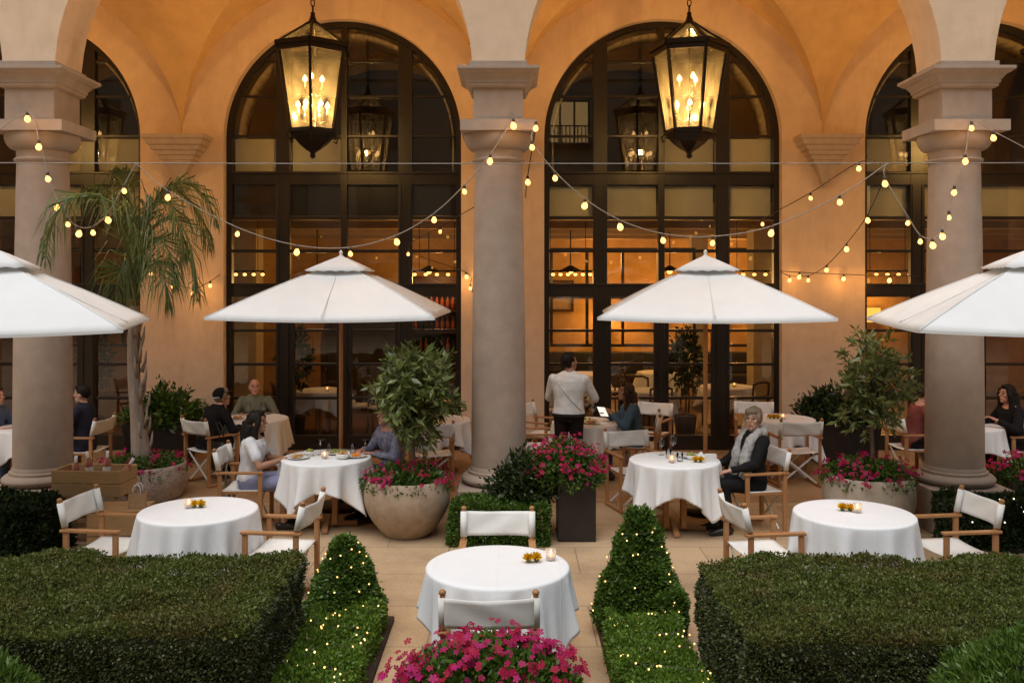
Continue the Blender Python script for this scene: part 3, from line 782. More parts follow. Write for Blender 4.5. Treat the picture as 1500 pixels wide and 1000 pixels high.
# ------------------------------------------------------------------ hedges and topiary
def box_points(n, x0, x1, y0, y1, h, faces):
    A = {'top':(x1-x0)*(y1-y0), 'front':(x1-x0)*h, 'back':(x1-x0)*h, 'left':(y1-y0)*h, 'right':(y1-y0)*h}
    tot = sum(A[f] for f in faces); P, Nn = [], []
    for f in faces:
        k = int(n*A[f]/tot); u, v = rng.random((2,k))
        if f == 'top': p = np.stack([x0+u*(x1-x0), y0+v*(y1-y0), np.full(k,h)], 1); q = (0,0,1)
        if f == 'front': p = np.stack([x0+u*(x1-x0), np.full(k,y0), v*h], 1); q = (0,-1,0)
        if f == 'back': p = np.stack([x0+u*(x1-x0), np.full(k,y1), v*h], 1); q = (0,1,0)
        if f == 'left': p = np.stack([np.full(k,x0), y0+u*(y1-y0), v*h], 1); q = (-1,0,0)
        if f == 'right': p = np.stack([np.full(k,x1), y0+u*(y1-y0), v*h], 1); q = (1,0,0)
        P.append(p); Nn.append(np.tile(q, (k,1)))
    return np.concatenate(P), np.concatenate(Nn).astype(float)
def round_box(P, x0, x1, y0, y1, h, r):
    lo, hi = np.array([x0+r,y0+r,-1]), np.array([x1-r,y1-r,h-r])
    q = np.clip(P, lo, hi); d = P-q; L = np.linalg.norm(d, axis=1, keepdims=True)
    nn = d/np.maximum(L, 1e-6); return q+nn*np.minimum(L, r), nn
def box_hedge(name, label, cat_, x0, x1, y0, y1, h, n, L, W, leaf, faces=('top','front','back','left','right'), lumpa=.02, r=.07, group=None, core=True, side=None):
    P, Nn = box_points(n, x0, x1, y0, y1, h, faces); P, n2 = round_box(P, x0, x1, y0, y1, h, r)
    n2 = np.where(np.linalg.norm(n2, axis=1, keepdims=True) > .1, n2, Nn)
    P = P+n2*(lump(P, 5, lumpa)+lump(P, 17, lumpa*.5)+rng.normal(size=len(P))*.008-.012)[:,None]
    # stray shoots on top
    topm = n2[:,2] > .55
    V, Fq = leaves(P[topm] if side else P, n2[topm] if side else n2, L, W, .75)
    k = n//60; S, sn = box_points(k, x0, x1, y0, y1, h, ('top',)); S, _ = round_box(S, x0, x1, y0, y1, h, r); sp = []
    S = S+np.stack([0*S[:,0], 0*S[:,0], lump(S, 5, lumpa)+rng.random(len(S))*L*1.1], 1)
    for _ in range(3): sp.append(leaves(S, np.tile((0,0,1.), (len(S),1)), L*1.1, W*1.1, .6))
    V, Fq = cat([(V, Fq)]+sp)
    me = npmesh('foliage', V, Fq, leaf)
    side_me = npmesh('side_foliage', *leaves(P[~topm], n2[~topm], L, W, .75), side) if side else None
    o = thing(name, label, cat_, (0,0,0), 0, group); f = link('foliage', me, o)
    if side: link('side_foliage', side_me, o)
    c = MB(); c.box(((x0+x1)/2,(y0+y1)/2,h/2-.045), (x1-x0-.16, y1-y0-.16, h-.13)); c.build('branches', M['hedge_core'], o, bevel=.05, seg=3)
    return o
box_hedge('clipped_hedge', 'wide dark green clipped hedge at the lower left in front of the round table', 'hedge', -5.2,-1.46,4.94,6.38,.75, 300000,.0175,.0105, M['hedge_leaf'], ('top','front','right','back'), .030, side=M['hedge_shaded_side_leaf'])
box_hedge('clipped_hedge', 'wide dark green clipped hedge at the lower right in front of the round table', 'hedge', 1.25,5.2,4.86,6.34,.75, 300000,.0175,.0105, M['hedge_leaf'], ('top','front','left','back'), .030, side=M['hedge_shaded_side_leaf'])
bd = MB(); bd.box((-1.2,5.6,.012),(.56,3.1,.05)); tag(bd.build('garden_bed', M['soil']), kind='structure')
bd = MB(); bd.box((.93,5.6,.012),(.56,3.1,.05)); tag(bd.build('garden_bed', M['soil']), kind='structure')
box_hedge('low_hedge', 'low bright green edging hedge with fairy lights below the left topiary', 'hedge', -1.47,-.97,4.1,7.08,.26, 46000,.022,.012, M['low_leaf'], ('top','front','right','back'), .03)
box_hedge('low_hedge', 'low bright green edging hedge with fairy lights below the right topiary', 'hedge', .68,1.21,4.1,7.08,.26, 50000,.022,.012, M['low_leaf'], ('top','front','left','back'), .03)
box_hedge('box_shrub', 'small green shrub between the right topiary and the big right hedge', 'shrub', .99,1.27,6.62,7.25,.36, 12000,.026,.015, M['box_leaf'], ('top','front','left','right','back'), .04, .10)
box_hedge('box_shrub', 'small clipped box hedge at the foot of the middle column', 'hedge', -.61,.375,9.13,9.53,.41, 12000,.03,.018, M['box_leaf'], ('top','front','left','right'), .02)
box_hedge('box_shrub', 'dark rounded shrub at the foot of the left column', 'shrub', -5.75,-4.42,8.5,9.22,.52, 16000,.045,.026, M['dark_leaf'], ('top','front','right','left'), .05, .2)
box_hedge('box_shrub', 'dark low shrub with white lights at the foot of the right column', 'shrub', 4.36,5.9,8.95,9.5,.46, 14000,.035,.02, M['dark_leaf'], ('top','front','right','left'), .04, .12)
def cone_topiary(label, x, y, r, h, n):
    o = thing('topiary_cone', label, 'topiary', (x,y,0), 0, 'cone topiaries')
    t = rng.random(n)**.75; t = 1-t; a = rng.random(n)*2*PI     # t: height fraction
    z = .10+t*(h-.10); rr = r*(1-t)**.82*(1-.10*np.exp(-t*9))+.018
    P = np.stack([rr*np.cos(a), rr*np.sin(a), z], 1); N_ = np.stack([np.cos(a), np.sin(a), np.full(n,.35)], 1)
    P = P+unit(N_)*(lump(P+x, 9, .022)+lump(P+x, 26, .010)+rng.normal(size=n)*.01)[:,None]
    V, Fq = leaves(P, N_+np.array([0,0,.25]), .028, .016, .7)
    link('foliage', npmesh('foliage', V, Fq, M['box_leaf']), o)
    c = MB(); c.lathe([(r*(1-i/10)**.72*.86+.004, .08+(h-.12)*i/10*.97) for i in range(11)], 18); c.build('branches', M['hedge_core'], o, True)
    tr = MB(); tr.tube([(0,0,0),(0,0,.3)], .03, 8); tr.build('trunk', M['bark'], o); return o
cone_topiary('small cone-shaped topiary wrapped in fairy lights left of the front table', -1.27,6.95,.30,.72,15000)
cone_topiary('taller pointed cone-shaped topiary with fairy lights right of the front table', .955,6.95,.34,.925,19000)
def dome_bush(label, x, y, r, h, n):
    o = thing('dome_bush', label, 'bush', (x,y,0), 0, 'rounded bushes at the lower corners')
    u = rng.random(n); a = rng.random(n)*2*PI; ph = np.arcsin(u); D = np.stack([np.cos(ph)*np.cos(a), np.cos(ph)*np.sin(a), np.sin(ph)], 1)
    P = D*np.array([r,r,h]); P = P+D*(lump(P+x, 6, .025)+lump(P, 22, .012)+rng.normal(size=n)*.012)[:,None]
    V, Fq = leaves(P, D+np.array([0,0,.5]), .036, .010, .5)
    link('foliage', npmesh('foliage', V, Fq, M['box_leaf']), o)
    c = MB(); c.ball((0,0,0), (r*.95,r*.95,h*.95), 24, 16); c.build('branches', M['hedge_core'], o, True); return o
dome_bush('rounded light green bush cut off in the lower left corner', -2.34,3.75,.60,1.10,40000)
dome_bush('rounded light green bush cut off in the lower right corner', 2.50,3.85,.86,1.15,66000)

# ------------------------------------------------------------------ potted flowers
def blossoms(P, N_, r):
    n = len(P); N_ = unit(unit(N_)+rng.normal(size=(n,3))*.35); s = unit(np.cross(N_, rng.normal(size=(n,3)))); t = np.cross(N_, s)
    V = np.zeros((n,16,3)); rr = r*(.75+.5*rng.random((n,1))); V[:,0] = P
    for k in range(5):
        for q, (da, rad, up) in enumerate(((-.52,.78,.10),(0,1.05,.05),(.52,.78,.10))):
            a = 2*PI*k/5+da; V[:,1+k*3+q] = P+(s*math.cos(a)+t*math.sin(a))*rr*rad+N_*rr*up*3
    f = np.array([[0,1+k*3,2+k*3,3+k*3] for k in range(5)]); Fq = (np.arange(n)[:,None,None]*16+f[None]).reshape(-1,4)
    return V.reshape(-1,3), Fq
def flower_bed(label, c, rx, ry, h, nl, nc, drop=.12, lf=.05, fr=.024, leaf='box_leaf', per=(3,7), name='flowering_plant'):
    o = thing(name, label, 'flowers', c, 0, 'pink vinca plants')
    u = rng.random(nl); a = rng.random(nl)*2*PI; ph = np.arcsin(u*1.15-.15); D = np.stack([np.cos(ph)*np.cos(a), np.cos(ph)*np.sin(a), np.sin(ph)], 1)
    k = (.45+.55*rng.random((nl,1))**.5)
    P = D*np.array([rx,ry,h])*k; P[:,2] -= drop*.3*(k[:,0])*(1-u); P = P*(1+lump(P+c[0], 8, .06)[:,None])
    V, Fq = leaves(P, D+np.array([0,0,.35]), lf, lf*.45, .7)
    link('foliage', npmesh('foliage', V, Fq, M[leaf]), o)
    st = MB()
    for i in range(40):
        d = D[i]; e = Vector((d[0]*rx*.9, d[1]*ry*.9, d[2]*h*.9)); st.tube([(d[0]*rx*.3, d[1]*ry*.3, -.05), e*.6, e], .004, 4)
    st.build('stems', M['dark_leaf'], o)
    u = rng.random(nc); a = rng.random(nc)*2*PI; ph = np.arcsin(u*1.05-.05); D = np.stack([np.cos(ph)*np.cos(a), np.cos(ph)*np.sin(a), np.sin(ph)], 1)
    C = D*np.array([rx,ry,h])*(1.0+rng.normal(size=(nc,1))*.07)+np.array([0,0,.015]); Ps, Ns = [], []
    for i in range(nc):
        m = rng.integers(2,6); Ps.append(C[i]+rng.normal(size=(m,3))*fr*1.0); Ns.append(np.tile(D[i]*.8+np.array([0,-.5,.6]), (m,1)))
    V, Fq = blossoms(np.concatenate(Ps), np.concatenate(Ns), fr)
    b = link('blossoms', npmesh('blossoms', V, Fq, M['petal']), o); tag(b, kind='stuff'); return o
def pot(label, prof, mat, c, group=None, name='stone_planter', wob=.006, sq=1, seg=56):
    t = thing(name, label, 'planter', c, 0, group); m = MB(); m.lathe(prof, seg, cap=False, sy=sq)
    m.v = [tuple(Vector(v)*(1+wob*noise.noise(Vector(v)*7))) for v in m.v]
    m.build('bowl', M[mat], t, auto=45)
    s = MB(); r, z = prof[-1]; s.lathe([(0,z+.0),(r*1.01,z)], 24, cap=False, sy=sq); s.build('soil', M['soil'], t); return t
def bowl_prof(rb, rm, rt, h, hm, lip=.03):
    pr = [(0,.0),(rb*.96,.0)]
    for i in range(21):
        z = h*i/20
        if z < hm: q = z/hm; r = rb+(rm-rb)*math.sin(q*PI/2)**.9
        else: q = (z-hm)/(h-hm); r = rm+(rt-rm)*q*q
        pr.append((r, .012+z))
    return pr+[(rt-lip*.4, h+.025),(rt-lip, h+.012),(rt-lip-.01, h-.06)]
pot('brown stone bowl planter holding the leafy laurel beside the woman\'s table', bowl_prof(.235,.45,.415,.57,.40), 'planter_stone', (-1.10,9.60,0))
flower_bed('pink flowers round the laurel trunk in the brown stone bowl', (-1.10,9.60,.57), .46,.43,.15, 2900, 62, .2, .045, .02)
pot('pale round planter with pink flowers beside the right column', bowl_prof(.33,.47,.445,.58,.34), 'bowl_pale', (3.80,9.75,0))
flower_bed('pink flowers under the small tree in the pale planter', (3.80,9.75,.57), .49,.46,.20, 3200, 75, .2, .045, .021)
pot('rough granite planter at the foot of the palm', bowl_prof(.47,.54,.52,.40,.25), 'granite', (-4.55,11.25,0), None, 'stone_planter', .03)
flower_bed('pink flowers round the palm trunk in the granite planter', (-4.55,11.25,.38), .53,.51,.15, 2500, 50, .2, .045, .021)
def box_planter(label, c, wx, wy, h, rz=0, taper=1.0):
    t = thing('box_planter', label, 'planter', c, rz, None); m = MB()
    vs = []; 
    for k, z in ((taper, .0),(1,h),(1-.07,h),(1-.09,h-.06)):
        vs += [(-wx/2*k,-wy/2*k,z),(wx/2*k,-wy/2*k,z),(wx/2*k,wy/2*k,z),(-wx/2*k,wy/2*k,z)]
    fs = [(3,2,1,0)]+[(i*4+k, i*4+(k+1)%4, (i+1)*4+(k+1)%4, (i+1)*4+k) for i in range(3) for k in range(4)]
    m.add(vs, fs); m.build('box', M['black_box'], t, bevel=.006); s = MB(); s.box((0,0,h-.06),(wx*.9,wy*.9,.02)); s.build('soil', M['soil'], t); return t
box_planter('tall black square planter to the right of the middle column', (.66,9.5,0), .39,.39,.66)
flower_bed('magenta flowers spilling over the tall black planter', (.56,9.50,.68), .41,.32,.32, 3700, 105, .3, .045, .021)
box_planter('black box planter by the wall behind the palm', (-5.12,13.35,0), .95,.5,.60, 0, .85)
box_planter('black box planter by the wall behind the right potted tree', (4.83,13.35,0), .95,.5,.60, 0, .85)
box_planter('black box planter of pink flowers at the right edge behind the column', (5.95,10.4,0), .8,.5,.42)
flower_bed('pink flowers at the right edge behind the stone column', (5.95,10.4,.42), .55,.35,.24, 2200, 55, .2)
box_planter('wide dark planter of flowers in the centre foreground', (-.11,4.62,0), .96,.5,.56)
flower_bed('big bank of magenta flowers in the centre foreground', (-.11,4.60,.55), .50,.34,.29, 8500, 230, .35, .042, .0205)
def shrub(label, c, rx, ry, rz, n, lf, mat, name='leafy_shrub', clusters=90):
    o = thing(name, label, 'shrub', c, 0, None)
    D = unit(rng.normal(size=(clusters,3))); D[:,2] = np.abs(D[:,2])*1.2-.25; C = D*np.array([rx,ry,rz])*(.45+.55*rng.random((clusters,1)))
    C = C*(1+.12*rng.normal(size=(clusters,1)))
    per = n//clusters; P = np.repeat(C, per, 0)+rng.normal(size=(clusters*per,3))*lf*.65; N_ = np.repeat(D, per, 0)+rng.normal(size=(clusters*per,3))*.5+np.array([0,0,.4])
    V, Fq = leaves(P, N_, lf, lf*.42, .5); link('foliage', npmesh('foliage', V, Fq, M[mat]), o)
    s = MB()
    for i in range(0, clusters, 2): s.tube([(0,0,-rz*.5), Vector(C[i])*.5+Vector((0,0,-.05)), Vector(C[i])], [.012,.008,.003], 5)
    s.build('branches', M['bark'], o); return o
shrub('leafy green shrub between the middle column and the magenta flowers', (.20,9.50,.50), .42,.25,.42, 3600,.06, 'dark_leaf', clusters=120)
shrub('leafy shrub in the black planter behind the palm', (-5.12,13.35,.66), .58,.34,.44, 3200,.085, 'box_leaf', clusters=110)
shrub('leafy shrub in the black planter by the right wall', (4.70,13.35,.66), .52,.34,.44, 3000,.085, 'dark_leaf', clusters=100)

# ------------------------------------------------------------------ small trees
def potted_tree(label, c, z0, zc, rx, rz, tips, lf, seed, lean=0, per=9):
    global rng; keep = rng; rng = np.random.default_rng(seed)
    o = thing('laurel_tree', label, 'tree', c, 0, 'potted laurel trees')
    tr = MB(); tr.tube([(0,0,z0-.04),(.008,0,z0+.15),(-.006,.005,(z0+zc)/2),(lean*.3,0,zc-.1),(lean*.5,0,zc+rz*.5)], [.026,.023,.021,.018,.008], 10)
    D = unit(rng.normal(size=(tips,3))); rad = .42+.62*rng.random((tips,1))**.7
    T = D*np.array([rx,rx,rz])*rad*(1+lump(D*1.0+seed, 3.1, .20)[:,None])+np.array([lean,0,zc])
    sel = []
    for i in range(tips):
        hub = Vector((lean*.3+D[i][0]*.04, D[i][1]*.04, zc-rz*.35+D[i][2]*rz*.35)); e = Vector(T[i])
        if i % 3 == 0: tr.tube([hub, hub.lerp(e, .55)+Vector((0,0,.03)), e], [.009,.006,.003], 5)
    tr.build('trunk', M['bark'], o, True)
    P = np.repeat(T, per, 0)-np.repeat(D, per, 0)*(rng.random((tips*per,1))*lf*1.2); N_ = np.repeat(D, per, 0)*.6+rng.normal(size=(tips*per,3))*.75+np.array([0,0,-.05])
    V, Fq = leaves(P, N_, lf, lf*.33, .35); link('crown', npmesh('crown', V, Fq, M['laurel_leaf']), o); rng = keep; return o
potted_tree('round-headed leafy laurel in the brown stone bowl', (-1.04,9.60,0), .57,1.50,.47,.52, 420,.10, 4)
potted_tree('loose dark laurel in the pale planter by the right column', (3.84,9.75,0), .57,1.55,.39,.56, 270,.085, 9, .03, 8)

# ------------------------------------------------------------------ palm
def make_palm(label, c, zc, trunk, fronds, seed, leaflets=True):
    rs = np.random.default_rng(seed); o = thing('palm_tree', label, 'palm', c, 0, None)
    t = MB(); t.tube(trunk[0], trunk[1], 18); t.v = [tuple(Vector(v)+Vector((noise.noise(Vector(v)*14), noise.noise(Vector(v)*14+Vector((9,0,0))), 0))*.016) for v in t.v]
    t.build('trunk', M['palm_bark'], o, True)
    b = MB()
    for i in range(26):       # old leaf bases round the trunk
        f = i/26; z = .55+f*1.6; a = i*2.4; k = min(int(f*(len(trunk[0])-1)), len(trunk[0])-2)
        p = Vector(trunk[0][0]).lerp(Vector(trunk[0][-1]), (z-trunk[0][0][2])/(trunk[0][-1][2]-trunk[0][0][2])); rad = .085-.04*f
        q = Vector((math.cos(a), math.sin(a), 0)); b.tube([p+q*rad*.6, p+q*(rad+.02)+Vector((0,0,.12)), p+q*(rad+.035)+Vector((0,0,.26))], [.028,.02,.006], 5)
    b.build('leaf_base', M['palm_bark'], o, True)
    top = Vector(trunk[0][-1])
    for ctrl in fronds:
        C = [Vector(q) for q in ctrl]; pts = []; n = 24
        for q in range(n+1):
            f = q/n*(len(C)-1); k = min(int(f), len(C)-2); u = f-k; p0, p1, p2, p3 = C[max(k-1,0)], C[k], C[k+1], C[min(k+2,len(C)-1)]
            pts.append(.5*((2*p1)+(p2-p0)*u+(2*p0-5*p1+4*p2-p3)*u*u+(3*p1-p0-3*p2+p3)*u**3))
        az = math.atan2(pts[-1].y-pts[0].y, pts[-1].x-pts[0].x)
        m = MB(); m.tube(pts, [.017*(1-i/(n+1))+.003 for i in range(n+1)], 5)
        for i in range(4, n+1):
            for s in (-1, 1):
                for h in range(3):
                    f = (i-h/3)/n; k = min(max(int(f*n), 0), n-1); p = pts[k].lerp(pts[k+1], f*n-k); td = (pts[k+1]-pts[k]).normalized()
                    sd = td.cross(Vector((0,0,1)));
                    if sd.length < .1: sd = Vector((math.sin(az), -math.cos(az), 0))
                    sd = sd.normalized()*s
                    L = (.56*math.sin(PI*min(1, .12+f*.90))**.6+.06)*rs.uniform(.75,1.15)
                    dr = (td*rs.uniform(.45,.9)+sd*rs.uniform(.25,.7)+Vector((rs.normal()*.1, rs.normal()*.1, rs.uniform(-.25,.2)))).normalized()
                    a = p; m1 = a+dr*L*.45; dr2 = (dr*.6+Vector((0,0,-rs.uniform(.9,2.0)))).normalized(); e = m1+dr2*L*.65
                    wv = dr.cross(Vector((rs.normal(),rs.normal(),rs.normal()))).normalized()*.0075
                    m.add([a-wv*.5, m1-wv, e, m1+wv, a+wv*.5], [(0,1,3,4),(1,2,3)])
        m.build('frond', M['palm_leaf'], o)
    return o
tz = at(198,448,11.2)
make_palm('young palm with drooping fronds growing in the granite planter', (0,0,0), 2.3,
  ([(-4.53,11.25,.36),(-4.56,11.24,.62),(-4.60,11.22,1.0),(-4.64,11.2,1.5),(-4.64,11.2,1.95),tuple(tz)], [.145,.105,.08,.066,.058,.05]),
  [[at(x, y, 11.2+dd*min(1, q/3)) for q, (x, y) in enumerate(c)] for dd, c in (
   (-1.85,((198,448),(190,380),(166,305),(130,284),(92,300),(72,345),(66,385))), (.1,((198,448),(206,360),(230,290),(265,268),(300,288),(318,330))),
   (-.45,((198,448),(214,352),(246,318),(272,342),(286,395),(289,440))), (-.6,((198,448),(206,385),(226,348),(247,368),(257,418))),
   (.5,((198,448),(190,345),(172,292),(146,276),(118,292))),
   (-.75,((198,448),(211,395),(228,382),(241,408),(247,448))), (.2,((198,448),(197,335),(186,275),(178,250))),
   (.6,((198,448),(212,340),(240,282),(275,290),(300,330),(308,365))), (-.5,((198,448),(202,350),(222,300),(250,300),(266,340),(270,380))),
   (-.5,((198,448),(192,410),(180,395),(172,415),(168,445))))], 21)
# ------------------------------------------------------------------ string lights
bl = MB(); bl.lathe([(.004,-.052),(.021,-.043),(.029,-.026),(.028,-.010),(.016,.012),(.012,.02)], 12); BULB = bl.mesh('bulb', M['bulb'], True)
sk = MB(); sk.lathe([(.013,.015),(.016,.02),(.016,.05),(.006,.06)], 10); SOCK = sk.mesh('socket', M['black_cable'], True)
BR = random.Random(77)
def string_light(label, pts, bulbs, mat='cable', hang=True, rad=.0058, bs=1.0):
    """cable through 3-D points (sagging), bulbs at given points"""
    o = thing('string_light', label, 'string lights', (0,0,0), 0, 'festoon strings of warm bulbs')
    m = MB(); m.tube(pts, rad, 6); m.build('cable', M[mat], o, True)
    for b in bulbs:
        s = link('socket', SOCK, o); s.location = b+Vector((0,0,.0)); s.scale = (bs,)*3
        q = bs*BR.uniform(.78,1.12); e = link('bulb', BULB, o); e.location = b; e.scale = (q,)*3; e.rotation_euler = (BR.uniform(-.25,.25), BR.uniform(-.25,.25), 0)
    return o
def px_string(label, knots, **kw):
    """knots: (photo x, photo y, distance, is bulb)"""
    P = [at(x, y, d) for x, y, d, b in knots]
    up = [p+Vector((0,0,.055 if k[3] else 0)) for p, k in zip(P, knots)]
    dense = []
    for i in range(len(up)-1):          # Catmull-Rom through the hanging points
        p0, p1, p2, p3 = up[max(i-1,0)], up[i], up[i+1], up[min(i+2, len(up)-1)]
        for s in range(5):
            t = s/5; dense.append(.5*((2*p1)+(p2-p0)*t+(2*p0-5*p1+4*p2-p3)*t*t+(3*p1-p0-3*p2+p3)*t**3))
    dense.append(up[-1])
    return string_light(label, dense, [p for p, k in zip(P, knots) if k[3]], **kw)
FY = 9.52
def glow(p, e):
    l = bpy.data.lights.new('festoon_lamp', 'POINT'); l.energy = e*1.5; l.color = (1,.50,.14); l.shadow_soft_size = .03; q = bpy.data.objects.new('festoon_lamp', l); COL.objects.link(q); q.location = p
for x, y, d in ((1165,407,13.9),(1236,408,13.95),(1290,412,13.9),(290,428,13.85),(684,408,13.95),(755,186,9.25),(1423,188,9.25),(48,178,9.25)): glow(at(x, y+3, d), .5)
HZ = at(750,238,FY).z
w_ = MB(); w_.tube([(-7,FY,HZ),(-2.6,FY,HZ-.012),(2.4,FY,HZ-.012),(7,FY,HZ)], .0052, 6)
tag(w_.build('tension_wire', M['steel']), 'thin steel wire stretched level across all the columns', 'wire')
px_string('string of bulbs looping before the left column and palm, up to the level wire', [(-30,215,FY,0),(40,172,FY-.02,1),(57,213,FY-.02,1),(70,260,FY,1),(84,302,FY,1),(99,327,FY,1),(116,340,FY,1),(136,339,FY,1),(158,320,FY,1),(182,278,FY,1),(199,239,FY,0)])
px_string('string of bulbs sagging over the left-centre umbrella to the middle column', [(199,239,FY,0),(246,287,FY,1),(348,341,FY,1),(435,367,FY,1),(513,370,FY,1),(581,352,FY,1),(636,320,FY,1),(680,279,FY,1),(718,234,FY,1),(752,182,FY,1)])
px_string('string of bulbs sagging over the right-centre umbrella from the middle column', [(752,182,FY,0),(785,186,FY,1),(779,214,FY,1),(813,259,FY,1),(857,299,FY,1),(908,330,FY,1),(971,350,FY,1),(1044,354,FY,1),(1130,339,FY,1),(1230,294,FY,1),(1300,239,FY,0)])
px_string('string of bulbs looping before the right column down and up again', [(1300,239,FY,0),(1296,267,FY,1),(1330,325,FY,1),(1348,352,FY,1),(1366,357,FY,1),(1380,344,FY,1),(1390,317,FY,1),(1398,280,FY,1),(1414,234,FY,1),(1423,186,FY-.02,1),(1455,200,FY,1),(1530,232,FY,0)])
px_string('string of bulbs running back from the level wire to the right wall', [(1290,240,FY,0),(1258,245,10.2,1),(1187,289,11.5,1),(1117,327,12.8,1),(1085,345,13.9,0)], mat='black_cable')
px_string('string of bulbs dropping behind the right column towards the wall bulbs', [(1300,250,10.0,0),(1271,321,11,1),(1240,363,12,1),(1211,394,13,1),(1184,409,13.8,1),(1157,409,14.0,1),(1143,398,14.1,0)], mat='black_cable')
px_string('short level string of bulbs along the right wall pier', [(1143,397,14.1,0),(1171,404,14.05,1),(1236,407,14.05,1),(1303,409,14.0,1),(1345,404,14.0,0)], mat='black_cable')
px_string('short string of bulbs on the left wall pier behind the palm', [(205,385,12.6,0),(222,399,13.0,1),(253,418,13.6,1),(283,428,13.9,1),(308,417,14.05,1),(322,402,14.1,0)], mat='black_cable')
px_string('short string of bulbs hanging at the window edge left of the middle column', [(700,300,13,0),(645,338,13.6,1),(598,371,13.8,1),(683,404,14.05,1),(689,421,14.05,1),(694,432,14.1,0)], mat='black_cable')
px_string('two bulbs hanging beside the capital of the middle column', [(785,186,FY+.1,0),(773,265,10.2,1),(770,290,10.6,0)], mat='black_cable')
wc = MB(); wc.tube([(.35,14.17,2.64),(.50,14.17,2.64)], .006, 5); wc.tube([(3.95,14.17,2.76),(5.3,14.17,2.74)], .006, 5)

# ------------------------------------------------------------------ fairy lights on hedges and topiary
fm_ = MB(); fm_.ball((0,0,0), .0062, 8, 5); FAIRY = fm_.mesh('bulb', M['fairy'], True)
fw_ = MB(); fw_.ball((0,0,0), .008, 8, 5); FAIRYW = fw_.mesh('bulb', M['fairy_white'], True)
def fairy(label, pts, me=FAIRY, wire=True):
    o = thing('fairy_lights', label, 'fairy lights', (0,0,0), 0, 'strings of fairy lights')
    if wire: m = MB(); m.tube(pts, .0018, 4); m.build('wire', M['black_cable'], o)
    for p in pts:
        e = link('bulb', me, o); e.location = p
    return o
def cone_spiral(x, y, r, h, n, seed, front=True):
    rs = random.Random(seed); out = []
    for i in range(n):
        t = i/n; a = t*2*PI*4.3+rs.uniform(-.5,.5)+1; z = .12+t*(h-.12)+rs.uniform(-.04,.04); q = max(0, min(1, (z-.1)/(h-.1)))
        rr = r*(1-q)**.72+.042+rs.uniform(0,.015); out.append(Vector((x+rr*math.cos(a), y+rr*math.sin(a), z)))
    return out
def bed_zigzag(x0, x1, y0, y1, z, n, seed):
    rs = random.Random(seed); out = []
    for i in range(n):
        t = i/n; u = .5+.42*math.sin(t*2*PI*3.2)+rs.uniform(-.22,.22); out.append(Vector((x0+max(.02,min(.98,u))*(x1-x0), y1-t*(y1-y0)+rs.uniform(-.06,.06), z+.025+rs.uniform(0,.02))))
    return out
fairy('fairy lights wound round the small left topiary', cone_spiral(-1.27,6.95,.29,.72,42,1))
fairy('fairy lights wound round the taller right topiary', cone_spiral(.955,6.95,.33,.925,44,2))
fairy('fairy lights lying over the left low hedge', bed_zigzag(-1.42,-.97,4.9,6.85,.24,52,3))
fairy('fairy lights lying over the right low hedge', bed_zigzag(.68,1.21,4.9,6.85,.24,70,4))
rs_ = random.Random(8)
fairy('white fairy lights on the dark shrub at the right column', [Vector((4.4+1.3*(i/26), 8.98+rs_.uniform(-.08,.4), .35+rs_.uniform(-.12,.16))) for i in range(26)], FAIRYW)

# ------------------------------------------------------------------ things on the tables
ZT_ = .752
def votive(label, p):
    t = thing('votive_candle', label, 'candle', p, 0, 'votive candles in glasses')
    m = MB(); m.lathe([(.0,.0),(.030,.0),(.034,.008),(.037,.075),(.034,.075),(.031,.012),(.0,.010)], 20, cap=False); m.build('glass', M['votive_glass'], t, True)
    c = MB(); c.lathe([(.0,.012),(.026,.012),(.026,.034),(0,.033)], 16, cap=False); c.build('wax', M['wax'], t)
    f = MB(); f.lathe([(.001,.034),(.007,.044),(.008,.052),(.004,.064),(.0005,.074)], 8); f.build('flame', M['flame'], t, True); return t
def wine_glass(label, p, s=1.0, wine=None, group='wine glasses'):
    t = thing('wine_glass', label, 'glass', p, 0, group)
    m = MB(); m.lathe([(.0,.0),(.034,.001),(.034,.003),(.006,.008),(.004,.02),(.004,.085),(.010,.092),(.030,.112),(.039,.145),(.036,.18),(.031,.205),(.029,.205),(.034,.18),(.037,.145),(.028,.114),(.0,.098)], 24, cap=False); m.build('bowl', M['clear_glass'], t, True); t.scale = (s,)*3; return t
def tumbler(label, p, r=.033, h=.10):
    t = MB(); t.lathe([(.0,.0),(r*.85,.0),(r,h),(r-.003,h),(r*.82,.008),(0,.008)], 20, cap=False); o = t.build('tumbler', M['clear_glass'], None, True); o.location = p; return tag(o, label, 'glass')
def coupe(label, p):
    t = thing('cocktail_glass', label, 'glass', p, 0, 'cocktail glasses')
    m = MB(); m.lathe([(.0,.0),(.035,.001),(.034,.004),(.005,.01),(.004,.095),(.052,.165),(.050,.165),(.003,.10)], 24, cap=False); m.build('bowl', M['clear_glass'], t, True)
    d = MB(); d.lathe([(.0,.104),(.030,.138),(0,.139)], 16, cap=False); d.build('drink', M['wax'], t, True); return t
def flowerheads(label, p, n=2, mat='yellow_petal', sp=.035):
    o = thing('flower_heads', label, 'flowers', p, 0, 'small yellow flower posies'); rs = np.random.default_rng(int(p[0]*100)%97+3)
    m = []; c = MB()
    for i in range(n):
        ctr = np.array([(i-(n-1)/2)*sp*1.6, rs.normal()*.006, .026]); k = 150; D = unit(rs.normal(size=(k,3))); D[:,2] = np.abs(D[:,2])
        m.append(leaves(ctr+D*.012, D, .026, .014, .25)); c.ball(ctr-np.array([0,0,.006]), .02, 10, 6)
    V, Fq = cat(m); link('petals', npmesh('petals', V, Fq, M[mat]), o); c.build('calyx', M['box_leaf'], o, True); return o
